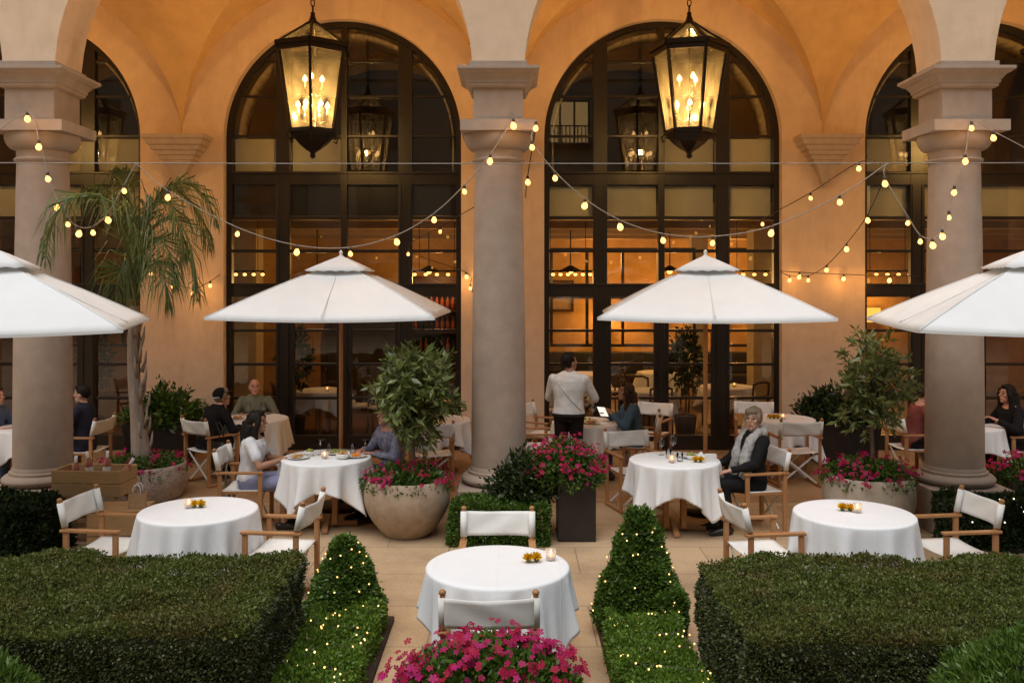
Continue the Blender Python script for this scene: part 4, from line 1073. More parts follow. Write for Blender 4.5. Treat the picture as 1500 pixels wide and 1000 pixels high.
def plate(label, p, r=.12, food=None, name='plate'):
    t = thing(name, label, 'plate', p, 0, 'white plates')
    m = MB(); m.lathe([(.0,.004),(r*.55,.003),(r*.62,.006),(r,.018),(r,.021),(r*.6,.011),(0,.009)], 30, cap=False); m.build('dish', M['china'], t, True)
    if food:
        f = MB(); rs = random.Random(int(p[0]*1000))
        for i in range(9): f.ball((rs.uniform(-.5,.5)*r, rs.uniform(-.5,.5)*r, .02+rs.uniform(0,.012)), (rs.uniform(.015,.03), rs.uniform(.015,.03), rs.uniform(.01,.02)), 8, 6)
        f.build('food', M[food], t, True)
    return t
def fbowl(label, p, r=.085, h=.06, food='food_b'):
    t = thing('serving_bowl', label, 'bowl', p, 0, None)
    m = MB(); m.lathe([(.0,.0),(r*.45,.0),(r*.8,h*.4),(r,h),(r-.006,h),(r*.7,h*.4),(0,.01)], 28, cap=False); m.build('dish', M['china'], t, True)
    f = MB(); rs = random.Random(int(p[0]*777))
    for i in range(10): f.ball((rs.uniform(-.5,.5)*r, rs.uniform(-.5,.5)*r, h*.85+rs.uniform(0,.012)), rs.uniform(.014,.026), 8, 6)
    f.build('food', M[food], t, True); return t
def tp(i, dx, dy): return (TB[i][0]+dx, TB[i][1]+dy, ZT_)
votive('lit votive candle on the front table', tp(0,.36,.10)); flowerheads('pair of yellow flower heads on the front table', tp(0,.235,.06))
votive('lit votive candle on the left empty round table', tp(1,-.10,.05)); flowerheads('yellow flower posy on the left empty round table', tp(1,-.03,.06))
votive('lit votive candle on the right empty round table', tp(2,.03,.0)); flowerheads('orange flower posy on the right empty round table', tp(2,-.045,.05))
votive('lit votive candle in front of the wine glasses', tp(4,-.06,-.18)); flowerheads('yellow flower posy on the wine-glass table', tp(4,.22,-.16))
wine_glass('large wine glass of white wine before the umbrella pole', tp(4,.02,.20), 1.15); wine_glass('smaller wine glass left of the large one', tp(4,-.10,.24), .9)
tumbler('clear water tumbler by the votive candle', tp(4,.04,-.10), .036,.09); tumbler('small tumbler below the wine glasses', tp(4,-.05,.08))
plate('stacked white side plate by the folded napkin', tp(4,.16,.12)); fbowl('small white bowl on the wine-glass table', tp(4,.17,-.02), .06, .05)
nk = MB(); rs_ = random.Random(3)
vs_ = []; 
for j in range(9):
    for i in range(13): u, v = i/12-.5, j/8-.5; vs_.append((u*.24, v*.17, .02+.035*math.exp(-((u-.05)**2+v*v)*22)+.018*math.sin(u*16+v*6)*math.cos(v*9)))
nk.add(vs_, [(j*13+i, j*13+i+1, (j+1)*13+i+1, (j+1)*13+i) for j in range(8) for i in range(12)])
o = nk.build('napkin', M['linen'], None, True); o.location = tp(4,.28,.08); o.modifiers.new('thick','SOLIDIFY').thickness = .006; tag(o, 'crumpled white napkin before the grey-haired woman', 'napkin')
nk2 = MB(); nk2.box((0,0,.04),(.12,.004,.08),(R(12),0,0)); nk2.box((0,.034,.04),(.12,.004,.08),(R(-12),0,0)); o = nk2.build('table_card', M['white_paper'], None); o.location = tp(4,.36,-.14); tag(o, 'blank folded white card on the wine-glass table', 'card')
coupe('cocktail glass near the woman in the white T-shirt', tp(3,-.09,.12)); coupe('cocktail glass at the right side of the food-laden table', tp(3,.40,.14))
votive('lit votive candle among the plates of the food-laden table', tp(3,.0,-.10))
plate('plate of food before the woman in the white T-shirt', tp(3,-.28,-.10), .12,'food_a'); plate('plate of pale food at the middle of the food-laden table', tp(3,.08,.20), .15,'food_b')
plate('plate of orange food at the right of the food-laden table', tp(3,.33,-.02), .11,'orange'); fbowl('white bowl with a spoon on the food-laden table', tp(3,.2,-.12), .08,.06,'food_a')
fbowl('small white bowl at the left of the food-laden table', tp(3,-.2,.06), .06,.05)
tumbler('water tumbler on the food-laden table', tp(3,-.02,.26)); tumbler('water tumbler nearest the blue-patterned diner', tp(3,.24,.24))
for k, (dx, dy, f) in enumerate(((-.12,-.12,'orange'),(.05,-.2,'food_a'),(.0,.1,'food_b'))): plate('plate of %s food on the table the waiter serves' % ('orange','brown','green')[k], tp(7,dx,dy), .11, f)
votive('lit votive candle on the table the waiter serves', tp(7,-.25,-.1)); wine_glass('wine glass on the table the waiter serves', tp(7,.1,.22))
votive('lit votive candle on the far table near the right wall', tp(8,.02,-.1)); flowerheads('yellow flowers on the far table near the right wall', tp(8,-.1,-.08), 3)
wine_glass('wine glass in front of the bald man', tp(5,.12,.1)); wine_glass('wine glass left of the bald man', tp(5,-.12,.18), .95); plate('plate before the man in the black cap', tp(5,-.2,-.1), .11, 'food_a')
plate('white plate with dark food at the left edge table', tp(10,-.15,-.1), .12, 'food_b')
mn = MB(); mn.box((0,0,0),(.12,.006,.17),(R(38),0,R(-35))); o = mn.build('menu_tablet', mat_emit('menu_glow',(1,.93,.8),.28,False), None, bevel=.003); o.location = (1.22,12.30,.90); tag(o, 'bright menu tablet in the hands of the denim-shirted woman', 'menu')

# ------------------------------------------------------------------ crate of wine and bag
def crate(label, c, wx, wy, z0, h, rz=0, stand=False, name='wine_crate'):
    t = thing(name, label, 'crate', c, rz, None); th = .016
    fr = MB(); nb = 2; bh = h/nb
    for i in range(nb):
        z = z0+bh*(i+.5)
        for s in (-1,1): fr.box((0,s*(wy/2-th/2),z),(wx,th,bh-.008)); fr.box((s*(wx/2-th/2-.001),0,z),(th,wy-2*th-.002,bh-.008))
    fr.build('side_boards', M['crate_wood'], t, bevel=.003)
    cn = MB()
    for sx in (-1,1):
        for sy in (-1,1): cn.box((sx*(wx/2-th-.016), sy*(wy/2-th-.012), z0+h/2), (.03,.022,h-.01))
    cn.build('corner_posts', M['crate_wood'], t)
    b = MB(); b.box((0,0,z0+.012),(wx-2*th-.004,wy-2*th-.004,.014)); b.build('floor_board', M['crate_wood'], t)
    if stand:
        for sx in (-1,1):
            for sy in (-1,1):
                l = MB(); l.box((sx*(wx/2-.06), sy*(wy/2-.04), z0/2-.004), (.045,.045,z0-.012)); l.build('leg', M['crate_wood'], t, bevel=.003)
        s = MB()
        for z in (.12,.24,.36):
            for sx in (-1,1): s.box((sx*(wx/2-.034),0,z),(.014,wy-.04,.05))
            for sy in (-1,1): s.box((0,sy*(wy/2-.012),z+.055),(wx-.1,.012,.05))
        s.build('slats', M['crate_wood'], t, bevel=.002)
    return t
crate('wooden wine crate on a slatted stand holding pale bottles beside the left column', (-4.32,9.48,0), .72,.38,.46,.27, R(-3), True)
ic = MB(); rs_ = random.Random(6)
for i in range(90): ic.ball((rs_.uniform(-.31,.31), rs_.uniform(-.15,.15), .58+rs_.uniform(0,.05)), rs_.uniform(.015,.03), 6, 4)
o = ic.build('ice', M['ice'], None); o.location = (-4.32,9.48,0); tag(o, 'crushed ice filling the wine crate', 'ice', None, 'stuff')
bt = MB(); bt.lathe([(.0,.0),(.036,.0),(.037,.01),(.037,.17),(.030,.205),(.015,.235),(.0135,.24)], 16, cap=False); BT = bt.mesh('glass', M['rose_glass'], True)
fo = MB(); fo.lathe([(.0145,.225),(.0155,.23),(.0155,.30),(.0,.302)], 12, cap=False); FO = fo.mesh('foil_cap', M['white_paper'], True)
lb = MB(); lb.lathe([(.0375,.06),(.0375,.14)], 16, cap=False); LB = lb.mesh('label', M['white_paper'], True)
for lbx, x, y, a, e, zz in (('leftmost rose bottle standing in the wine crate',-.22,.02,0,.05,.0),('rose bottle left of the middle of the wine crate',-.06,.03,.1,-.08,.05),('rose bottle right of the middle of the wine crate',.10,.03,0,.06,.05),('rose bottle leaning against the right end of the wine crate',.24,.0,0,.55,.02)):
    b = thing('wine_bottle', lbx, 'bottle', (-4.32+x,9.48+y,.56+zz-.02), 0, 'rose wine bottles in the crate'); b.rotation_euler = (a, e, 0)
    for me in (BT, FO, LB): link(me.name, me, b)
crate('low wooden box behind the left empty chair', (-3.78,8.86,0), .50,.42,.02,.44, R(4), False, 'wooden_box')
lid = MB(); 
for k in range(4): lid.box((0,-.156+.104*k,.468),(.50,.098,.014))
o = lid.build('box_lid', M['crate_wood'], None, bevel=.002); o.parent = bpy.data.objects['wooden_box']
pb = thing('paper_bag', 'small brown paper bag with loop handles on the low wooden box', 'bag', (-3.60,8.80,.476), R(8))
m = MB(); x, y, h = .075,.045,.15; m.add([(-x,-y,0),(x,-y,0),(x,y,0),(-x,y,0),(-x*1.02,-y*1.05,h),(x*1.02,-y*1.05,h),(x,y*1.05,h),(-x,y*1.05,h)], [(3,2,1,0),(0,1,5,4),(1,2,6,5),(2,3,7,6),(3,0,4,7)]); o = m.build('body', M['paper'], pb, bevel=.004); o.modifiers.new('thick','SOLIDIFY').thickness = .002
for s in (-1,1):
    m = MB(); m.tube([(-.035,s*y,h-.02),(-.033,s*y,h+.045),(-.018,s*y*.9,h+.075),(.018,s*y*.9,h+.075),(.033,s*y,h+.045),(.035,s*y,h-.02)], .005, 6); m.build('handle', M['white_paper'], pb, True)
def handbag(label, c, w_, d_, h_, mat, rz, strap):
    t = thing('handbag', label, 'bag', c, rz, None); m = MB(); prof = []
    vs = []; n = 24
    for j in range(9):
        f = j/8; k = (1-.28*f)*(.86+.14*math.sin(min(1,f*3)*PI/2))
        for i in range(n):
            a = 2*PI*i/n; cx, sy = math.cos(a), math.sin(a); ex = lambda v: math.copysign(abs(v)**.6, v)
            vs.append((ex(cx)*w_/2*k, ex(sy)*d_/2*(k*(1-.35*f)), h_*f+.01*math.sin(5*a+f*3)))
    m.add(vs, [(j*n+i, j*n+(i+1)%n, (j+1)*n+(i+1)%n, (j+1)*n+i) for j in range(8) for i in range(n)]+[tuple(range(n))[::-1], tuple(8*n+i for i in range(n))]); m.build('body', M[mat], t, True)
    for s in (-1,1):
        q = MB(); q.tube([(-w_*.25,s*d_*.2,h_*.95),(-w_*.22,s*d_*.22,h_+strap*.6),(0,s*d_*.15,h_+strap),(w_*.22,s*d_*.22,h_+strap*.6),(w_*.25,s*d_*.2,h_*.95)], .009, 6); q.build('strap', M[mat], t, True)
    return t
handbag('black leather bag hanging from the chair of the man in the black cap', (-3.80,11.80,.24), .36,.16,.34, 'leather', R(-35), .26)
handbag('soft brown handbag hanging behind the woman in the white T-shirt', (-3.14,10.05,.20), .26,.13,.26, 'tan_leather', R(80), .22)

# ------------------------------------------------------------------ inside the restaurant
def dining_chair(label):
    t = thing('side_chair', label, 'chair', (0,0,0), 0, 'dark wooden side chairs indoors')
    for sx in (-1,1):
        l = MB(); l.tube([(sx*.19,.19,0),(sx*.185,.185,.44)], .018, 8); l.build('leg', M['dark_wood'], t)
        l = MB(); l.tube([(sx*.20,-.22,0),(sx*.185,-.185,.44),(sx*.18,-.23,.88)], .018, 8); l.build('leg', M['dark_wood'], t)
    s = MB(); s.box((0,0,.45),(.42,.42,.05)); s.build('seat', M['canvas'], t, bevel=.02)
    b = MB(); b.tube([(-.18,-.23,.86),(-.09,-.26,.90),(.09,-.26,.90),(.18,-.23,.86)], .02, 8); b.tube([(-.18,-.215,.66),(0,-.24,.66),(.18,-.215,.66)], .014, 8); b.build('backrest', M['dark_wood'], t, True); return t
IN = [(-3.3,16.0),(-1.8,16.4),(.9,16.3),(2.4,16.0),(3.9,16.6),(1.5,18.9),(3.1,19.2),(-3.0,19.0)]
sd0 = None; word = ['behind the bald man','behind the umbrella pole left of the middle column','behind the waiter','behind the denim-shirted woman','right of the pale indoor pillar','in the second row left of the pillar','in the second row before the wall lamps','in the second row behind the left window']
for i, (x, y) in enumerate(IN):
    t = dup(t0, (x,y,0), .3*i, 'indoor round table '+word[i]); t['group'] = 'indoor tables'
    make_cloth('white cloth on the indoor table '+word[i], x, y, .5*i, .72, 40+i)
    for k, a in enumerate((20+25*i, 200+25*i)):
        px_, py_ = x+.62*math.cos(R(a)), y+.62*math.sin(R(a)); lb_ = ('indoor chair, near side of the table ' if math.sin(R(a)) < 0 else 'indoor chair, far side of the table ')+word[i]
        if sd0 is None: sd0 = dining_chair(lb_); sd0.location = (px_,py_,0); sd0.rotation_euler.z = R(a+90)
        else: dup(sd0, (px_,py_,0), R(a+90), lb_)
def screen(label, x0, x1, y, z0, z1, nx, nz, mat='frame', w=.06):
    t = thing('steel_screen', label, 'screen', (0,0,0), 0, 'gridded steel screens indoors'); m = MB()
    for i in range(nx+1): m.box((x0+(x1-x0)*i/nx, y, (z0+z1)/2), (w,.05,z1-z0))
    for j in range(nz+1): m.box(((x0+x1)/2, y, z0+(z1-z0)*j/nz), (x1-x0+w,.042,w))
    m.build('bars', M[mat], t); return t
screen('dark gridded steel screen indoors left of the pale pillar', .8,3.7,18.6,1.35,3.3,4,2)
screen('dark gridded steel screen indoors right of the pale pillar', 4.2,7.0,18.6,1.35,3.3,4,2)
screen('dark gridded steel screen indoors behind the left palm', -9.6,-6.2,18.6,1.35,3.3,4,2)
bq = thing('banquette', 'long dark banquette along the lit back wall indoors', 'bench', (4,21.6,0)); m = MB(); m.box((0,0,.24),(8.4,.6,.46)); m.build('seat', M['leather'], bq, bevel=.03); m = MB(); m.box((0,.25,.72),(8.4,.14,.5)); m.build('backrest', M['leather'], bq, bevel=.03)
for x, lb_ in ((3.6,'left of two glowing square wall lamps seen through the right window'),(5.05,'right of two glowing square wall lamps seen through the right window'),(2.2,'low glowing lamp block behind the denim-shirted woman'),(8.6,'glowing square wall lamp behind the right stone column')):
    t = thing('wall_lamp', lb_, 'lamp', (x,21.9,1.72 if x != 2.2 else 1.2)); m = MB(); m.box((0,-.12,.13),(.30,.16,.34)); m.build('lamp_shade', M['shade_lit'], t, bevel=.01); m = MB(); m.tube([(0,.1,.0),(0,-.12,-.06),(0,-.12,0)], .012, 6); m.build('bracket', M['iron'], t)
    l = bpy.data.lights.new('wall_lamp_light', 'POINT'); l.energy = 13; l.color = (1,.50,.13); l.shadow_soft_size = .12; q = bpy.data.objects.new('wall_lamp_light', l); COL.objects.link(q); q.location = (x,21.55,1.95 if x != 2.2 else 1.5)
def chandelier(label, x, y, z):
    t = thing('ceiling_pendant', label, 'lamp', (x,y,z), 0, 'indoor pendant lamps'); m = MB(); m.tube([(0,0,0),(0,0,3.6-z)], .012, 6); m.lathe([(.03,.10),(.10,.06),(.22,.0),(.23,-.005),(.10,.05)], 24, cap=False); m.build('shade', M['iron'], t, True)
    b = MB(); b.ball((0,0,-.01), (.055,.055,.05), 12, 8); b.build('bulb', M['bulb'], t, True)
    l = bpy.data.lights.new('pendant_light', 'POINT'); l.energy = (9 if x > 0 else 5); l.color = (1,.56,.2); l.shadow_soft_size = .2; q = bpy.data.objects.new('pendant_light', l); COL.objects.link(q); q.location = (x,y,z-.2)
for x, y, lb_ in ((-8.0,17.4,'pendant lamp indoors behind the palm'),(-3.6,16.9,'pendant lamp indoors over the left window'),(-1.6,17.6,'pendant lamp indoors near the bottle shelf'),(1.1,17.2,'pendant lamp indoors left of the waiter door'),(3.0,17.4,'pendant lamp indoors over the denim-shirted woman'),(5.6,17.2,'pendant lamp indoors near the right wall pier'),(8.0,17.4,'pendant lamp indoors behind the right column')): chandelier(lb_, x, y, 2.85)
for x in (2.0, 5.0, -2.5, -7):
    l = bpy.data.lights.new('cove_light', 'POINT'); l.energy = (19 if x > 0 else 9); l.color = (1,.52,.15); l.shadow_soft_size = .3; q = bpy.data.objects.new('cove_light', l); COL.objects.link(q); q.location = (x,20.6,3.2)
for x, z, w_, h_, lb_ in ((1.0,2.3,.9,.7,'dark framed picture indoors left of the wall lamps'),(6.6,2.2,1.1,.8,'dark framed picture indoors right of the wall lamps'),(-2.0,2.3,1.2,.8,'dark framed picture indoors behind the left window'),(-4.0,2.2,.8,1.0,'tall dark framed picture indoors behind the bald man')):
    t = thing('framed_picture', lb_, 'picture', (x,21.97,z)); m = MB()
    for s in (-1,1): m.box((s*w_/2,-.02,0),(.06,.05,h_+.06)); m.box((0,-.021,s*h_/2),(w_-.06,.045,.06))
    m.build('frame', M['dark_wood'], t); m = MB(); m.box((0,0,0),(w_-.05,.02,h_-.05)); m.build('canvas', M['opp_wall'], t)
SB = MB(); SB.ball((0,0,0), (.034,.034,.026), 10, 6); SBM = SB.mesh('bulb', M['bulb'], True)
for px_, lb_, n_ in ((352,'bar lamp with small bulbs indoors above the bald man',6),(640,'bar lamp with small bulbs indoors near the bottle shelf',5),(832,'bar lamp with small bulbs indoors above the waiter',7),(1105,'bar lamp with small bulbs indoors above the grey-haired woman',5),(1300,'bar lamp with small bulbs indoors left of the right column',5)):
    c_ = at(px_, 402, 15.6); t = thing('bar_lamp', lb_, 'lamp', c_, 0, 'indoor bar lamps'); m = MB(); m.tube([(-.42,0,.06),(.42,0,.06)], .014, 6); m.tube([(-.3,0,.06),(-.3,0,3.68-c_.z)], .006, 5); m.tube([(.3,0,.06),(.3,0,3.68-c_.z)], .006, 5)
    for k in range(n_): m.lathe([(.012,.03),(.02,.06)], 8, (-.38+.76*k/(n_-1),0,-.01))
    m.build('bar', M['iron'], t)
    for k in range(n_):
        e = link('bulb', SBM, t); e.location = (-.38+.76*k/(n_-1), 0, 0)
for i, (x, y) in enumerate(IN[:5]): votive('lit votive candle on the indoor table '+word[i], (x+.1, y-.15, ZT_))
# bottle shelf
sh = thing('bottle_shelf', 'lit back-bar shelf of red and amber bottles left of the middle column', 'shelf', (-1.35,17.1,0)); m = MB(); m.box((0,.2,1.4),(1.3,.03,2.7))
for s in (-1,1): m.box((s*.66,0,1.4),(.04,.42,2.74))
m.build('cabinet', M['dark_wood'], sh); m = MB()
for z in (.9,1.3,1.7,2.1,2.5): m.box((0,0,z),(1.27,.38,.03))
m.build('shelf_board', M['dark_wood'], sh)
l = bpy.data.lights.new('shelf_light', 'POINT'); l.energy = 7; l.color = (1,.45,.14); l.shadow_soft_size = .1; q = bpy.data.objects.new('shelf_light', l); COL.objects.link(q); q.location = (-1.35,16.6,2.7)
bb = [MB(), MB()]
for q in bb: q.lathe([(.0,.0),(.036,.0),(.036,.17),(.014,.22),(.014,.29),(0,.29)], 10, cap=False)
BM = [bb[0].mesh('bottle', M['dark_glass'], True), bb[1].mesh('bottle', M['amber_glass'], True)]
rs_ = random.Random(2)
for z in (1.315,1.715,2.115):
    for k in range(12):
        o = link('bottle', BM[rs_.random() < .6], None); o.location = (-1.9+k*.1, 17.05, z); tag(o, 'bottle among the rows on the lit back-bar shelf indoors', 'bottle', 'bottles on the back-bar shelf')
ar_ = thing('arched_mirror', 'big dark arch-framed mirror indoors behind the left-centre umbrella pole', 'mirror', (-2.75,18.2,0)); m = MB()
m.tube([(-1.0,0,.1),(-1.0,0,1.4)]+[(-1.0*math.cos(PI*i/16),0,1.4+1.0*math.sin(PI*i/16)) for i in range(1,16)]+[(1.0,0,1.4),(1.0,0,.1)], .06, 8); m.build('frame', M['dark_wood'], ar_, True)
m = MB(); pts = [(-.97,.01,.1)]+[(-.97*math.cos(PI*i/16),.01,1.4+.97*math.sin(PI*i/16)) for i in range(17)]+[(.97,.01,.1)]; m.add(pts, [tuple(range(len(pts)))[::-1]]); m.build('mirror_glass', mat_plain('dim_mirror',(.05,.035,.02),.12,0,.5,3,.0,.3), ar_)
for x, y, z, lb_ in ((-3.62,15.2,0,'tall dark potted plant indoors behind the bald man'),(2.9,15.3,0,'tall dark potted plant indoors beside the right door'),(-6.9,15.1,0,'tall dark potted plant indoors behind the palm trunk')):
    t = thing('potted_plant', lb_, 'plant', (x,y,z)); m = MB(); m.lathe([(.0,.0),(.15,.0),(.19,.42),(.17,.42),(.16,.38),(0,.38)], 20, cap=False); m.build('pot', M['black_box'], t, auto=40)
    m = MB(); m.tube([(0,0,.38),(.02,0,.9),(0,0,1.5)], [.02,.016,.01], 6); m.build('trunk', M['bark'], t)
    D = unit(rng.normal(size=(900,3))); P = D*np.array([.26,.26,.55])*(.4+.6*rng.random((900,1)))+np.array([0,0,1.35]); V, Fq = leaves(P, D, .10,.045, .5); link('crown', npmesh('crown', V, Fq, M['dark_leaf']), t)
# fairy-lit palm trunks behind the camera, seen mirrored in the glass
for x, lb_ in ((-3.65,'fairy-lit trunk mirrored in the window left of the middle column'),(3.75,'fairy-lit trunk mirrored in the window right of the middle column')):
    t = thing('garden_palm', lb_, 'palm', (x,-2.2,0)); m = MB(); m.tube([(0,0,0),(.03,0,1.3),(0,0,2.7)], [.16,.12,.11], 12); m.build('trunk', M['palm_bark'], t)
    fs_ = random.Random(int(x*10)); fe = MB(); fe.ball((0,0,0), .014, 6, 4); fme = fe.mesh('fairy_bulb', M['fairy'])
    for i in range(90):
        e = link('fairy_bulb', fme, t); a = i*.9; e.location = (.15*math.cos(a), .15*math.sin(a), .1+2.5*i/90+fs_.uniform(-.05,.05))
    m = MB()
    for k in range(9):
        a = 2*PI*k/9; m.tube([(0,0,2.65),(.5*math.cos(a),.5*math.sin(a),3.3),(1.1*math.cos(a),1.1*math.sin(a),3.2),(1.5*math.cos(a),1.5*math.sin(a),2.6)], [.03,.12,.12,.01], 4)
    m.build('fronds', M['palm_leaf'], t)
# ------------------------------------------------------------------ people
def skin(name, c): return mat_mottled(name, tuple(x*.93 for x in c), c, 14, 60, .5, .05, .001, 200, None, .35)
M['skin_a'] = skin('skin_light', (.52,.30,.21)); M['skin_b'] = skin('skin_tan', (.40,.21,.13)); M['skin_c'] = skin('skin_ruddy', (.55,.27,.19))
def fab(name, c, f=9, b=.5): return mat_cloth(name, c, tuple(x*.78 for x in c), 0, .9, 260, b, f)
M['f_white'] = fab('white_shirt_cotton', (.80,.79,.78), 14, .8); M['f_tee'] = fab('white_tee', (.76,.76,.78)); M['f_black'] = fab('black_wool', (.014,.013,.014)); M['f_trouser'] = fab('black_trouser', (.018,.013,.012))
M['f_denim'] = fab('denim', (.075,.14,.23), 12); M['f_lilac'] = fab('lilac_cotton', (.27,.28,.42)); M['f_sage'] = fab('sage_wool', (.19,.19,.13)); M['f_navy'] = fab('navy_suit', (.028,.030,.05)); M['f_grey'] = fab('grey_scarf', (.46,.44,.42), 22, 1.0)
M['f_blue'] = fab('blue_shirt', (.10,.15,.27)); M['f_jean'] = fab('blue_jeans', (.06,.09,.17)); M['f_wine'] = fab('dusky_top', (.24,.07,.06))
M['f_pattern'] = mat_mottled('patterned_blue', (.05,.06,.16), (.42,.40,.46), 22, 60, .9, .2, .003, 80)
M['h_black'] = mat_mottled('black_hair', (.006,.0045,.004), (.016,.011,.008), 30, 90, .6, .4, .003, 120, None, .2, (1,1,.15))
M['h_brown'] = mat_mottled('brown_hair', (.018,.008,.004), (.05,.023,.011), 30, 90, .55, .4, .003, 120, None, .3, (1,1,.15))
M['h_grey'] = mat_mottled('greying_hair', (.15,.105,.065), (.30,.22,.15), 30, 90, .5, .6, .004, 120, None, .4, (1,1,.3))
M['h_bald'] = mat_mottled('thin_white_hair', (.4,.33,.28), (.5,.42,.36), 30, 90, .6, .3, .003, 120)
M['shoe'] = mat_plain('shoe_leather', (.02,.014,.011), .35); M['eye'] = mat_plain('eye', (.02,.012,.01), .15); M['lip'] = mat_plain('lips', (.35,.10,.08), .5); M['brow'] = mat_plain('eyebrow', (.03,.018,.012), .8)
DG = bpy.context.evaluated_depsgraph_get
def fuse(mb, voxel, mat, name, parent, disp=0, dscale=9, smooth=2, seed=0):
    me = mb.mesh('tmp', M[mat]); o = bpy.data.objects.new('tmp', me); COL.objects.link(o)
    r = o.modifiers.new('r', 'REMESH'); r.mode = 'VOXEL'; r.voxel_size = voxel
    if smooth: s = o.modifiers.new('s', 'SMOOTH'); s.iterations = smooth; s.factor = .5
    ev = o.evaluated_get(DG()); m2 = bpy.data.meshes.new_from_object(ev); bpy.data.objects.remove(o)
    if disp:
        n = len(m2.vertices); P = np.zeros(n*3, np.float32); m2.vertices.foreach_get('co', P); P = P.reshape(-1,3).astype(float); Nn = np.zeros(n*3, np.float32); m2.vertices.foreach_get('normal', Nn); Nn = Nn.reshape(-1,3)
        d = np.array([noise.noise(Vector((p[0]*dscale+seed, p[1]*dscale, p[2]*dscale*.55)))+.5*noise.noise(Vector((p[0]*dscale*2.3, p[1]*dscale*2.3+seed, p[2]*dscale*1.4))) for p in P])*disp
        m2.vertices.foreach_set('co', (P+Nn*d[:,None]).astype(np.float32).ravel())
    m2.name = name; m2.materials.clear(); m2.materials.append(M[mat]); m2.polygons.foreach_set('use_smooth', [True]*len(m2.polygons)); m2.update()
    return link(name, m2, parent)
TORSO = [(-.10,.150,.110),(-.02,.170,.125),(.08,.150,.110),(.18,.145,.105),(.30,.170,.118),(.40,.182,.112),(.46,.150,.090),(.50,.085,.065)]
def person(label, loc, yaw, top, pants, hair, skin_='skin_a', seated=True, lean=0, wr=((.22,.34,.20),(-.22,.34,.20)), head=(0,0), sleeve='long', hairstyle='short', female=False, knees=None, scale=1.0, skirt=False, twist=0, tuck=False, broad=1.0, group=None, top_neck=.0):
    o = thing('person', label, 'person', loc, yaw, group); o.scale = (scale,)*3
    z0 = .545 if seated else .96; wx = (.90 if female else 1.0)*broad
    Lm = Matrix.Rotation(-lean, 3, 'X') @ Matrix.Rotation(twist, 3, 'Z'); PV = Vector((0,0,z0))
    def T(p): return PV + Lm @ Vector(p)
    sh = [T((s*.185*wx, .0, .42)) for s in (1,-1)]
    hipz = -.05; hips = [PV+Vector((s*.092, 0.0, hipz)) for s in (1,-1)]
    if seated: kn = [PV+Vector((s*.13, .43, -.02)) for s in (1,-1)]; an = [Vector((s*.12, .40, .085)) for s in (1,-1)]
    else: kn = [Vector((s*.10, .015, .50)) for s in (1,-1)]; an = [Vector((s*.105, -.02, .085)) for s in (1,-1)]
    if knees: kn = [PV+Vector(k) for k in knees[0]]; an = [Vector(a) for a in knees[1]]
    arms = []
    for i, s in enumerate((1,-1)):
        w = PV+Vector(wr[i]); S = sh[i]; L1, L2 = .285, .255; v = w-S; d = min(v.length, L1+L2-.005); w = S+v.normalized()*d
        a = (L1*L1-L2*L2+d*d)/(2*d); h = math.sqrt(max(L1*L1-a*a, 0)); ax = v.normalized()
        pole = Vector((s*.75,-.35,-.8)); pole = (pole-ax*pole.dot(ax)).normalized(); arms.append((S, S+ax*a+pole*h, w))
    hc = T((0, .025, .625)); nb = T((0,-.005,.47)); hm = Matrix.Rotation(head[0], 3, 'Z') @ Matrix.Rotation(-head[1], 3, 'X')
    def H(p): return hc + hm @ Vector(p)
    def loft(mb, grow, lo=0, hi=len(TORSO)):
        vs = []; n = 24
        for z, a, b in TORSO[lo:hi]:
            for k in range(n):
                t = 2*PI*k/n; bb = b*(1.12 if female and .2 < z < .42 and math.sin(t) > 0 else 1)
                vs.append(T(((a*wx+grow)*math.cos(t), (bb+grow)*math.sin(t), z)))
        m = hi-lo; mb.add(vs, [(i*n+k, i*n+(k+1)%n, (i+1)*n+(k+1)%n, (i+1)*n+k) for i in range(m-1) for k in range(n)]+[tuple(range(n))[::-1], tuple((m-1)*n+k for k in range(n))])
    def hand(mb, E, W, i):
        s = (1,-1)[i]; d = (W-E).normalized(); sd = d.cross(Vector((0,0,1))); sd = sd.normalized() if sd.length > .1 else Vector((1,0,0)); up = sd.cross(d)
        pc = W+d*.045; m = Matrix((sd, d, up)).transposed(); mb.ball(pc, (.040,.052,.017), 12, 8, m)
        for k, (off, L) in enumerate(((-.030,.062),(-.010,.075),(.010,.072),(.030,.056))):
            b = pc+d*.038+sd*off; k1 = b+(d*.9-up*.25).normalized()*L*.55; k2 = k1+(d*.55-up*.85).normalized()*L*.5
            mb.tube([b-d*.02, b, k1, k2], [.0105,.0105,.0095,.008], 8); mb.ball(k2, .008, 8, 6)
        th = pc-sd*s*.030-d*.02; t1 = th+(-sd*s*.75+d*.65).normalized()*.035; t2 = t1+(d*.9-up*.3-sd*s*.2).normalized()*.03; mb.tube([th, t1, t2], [.013,.011,.009], 8); mb.ball(t2, .009, 8, 6)
    # body: one continuous surface
    b = MB(); loft(b, 0); b.capsule(nb, H((0,-.012,-.06)), .056, .052)
    b.ball(H((0,-.012,.018)), (.076,.094,.108), 20, 14, hm); b.ball(H((0,.022,-.055)), (.055,.062,.062), 16, 10, hm); b.ball(H((0,.062,-.092)), (.024,.020,.018), 10, 6, hm)
    b.tube([H((0,.086,.022)), H((0,.103,-.012)), H((0,.098,-.022))], [.008,.014,.010], 8); b.ball(H((0,.104,-.015)), .0135, 8, 6)
    b.tube([H((-.045,.074,.034)), H((0,.088,.034)), H((.045,.074,.034))], [.010,.012,.010], 8); b.ball(H((0,.083,-.052)), (.022,.010,.010), 10, 6, hm)
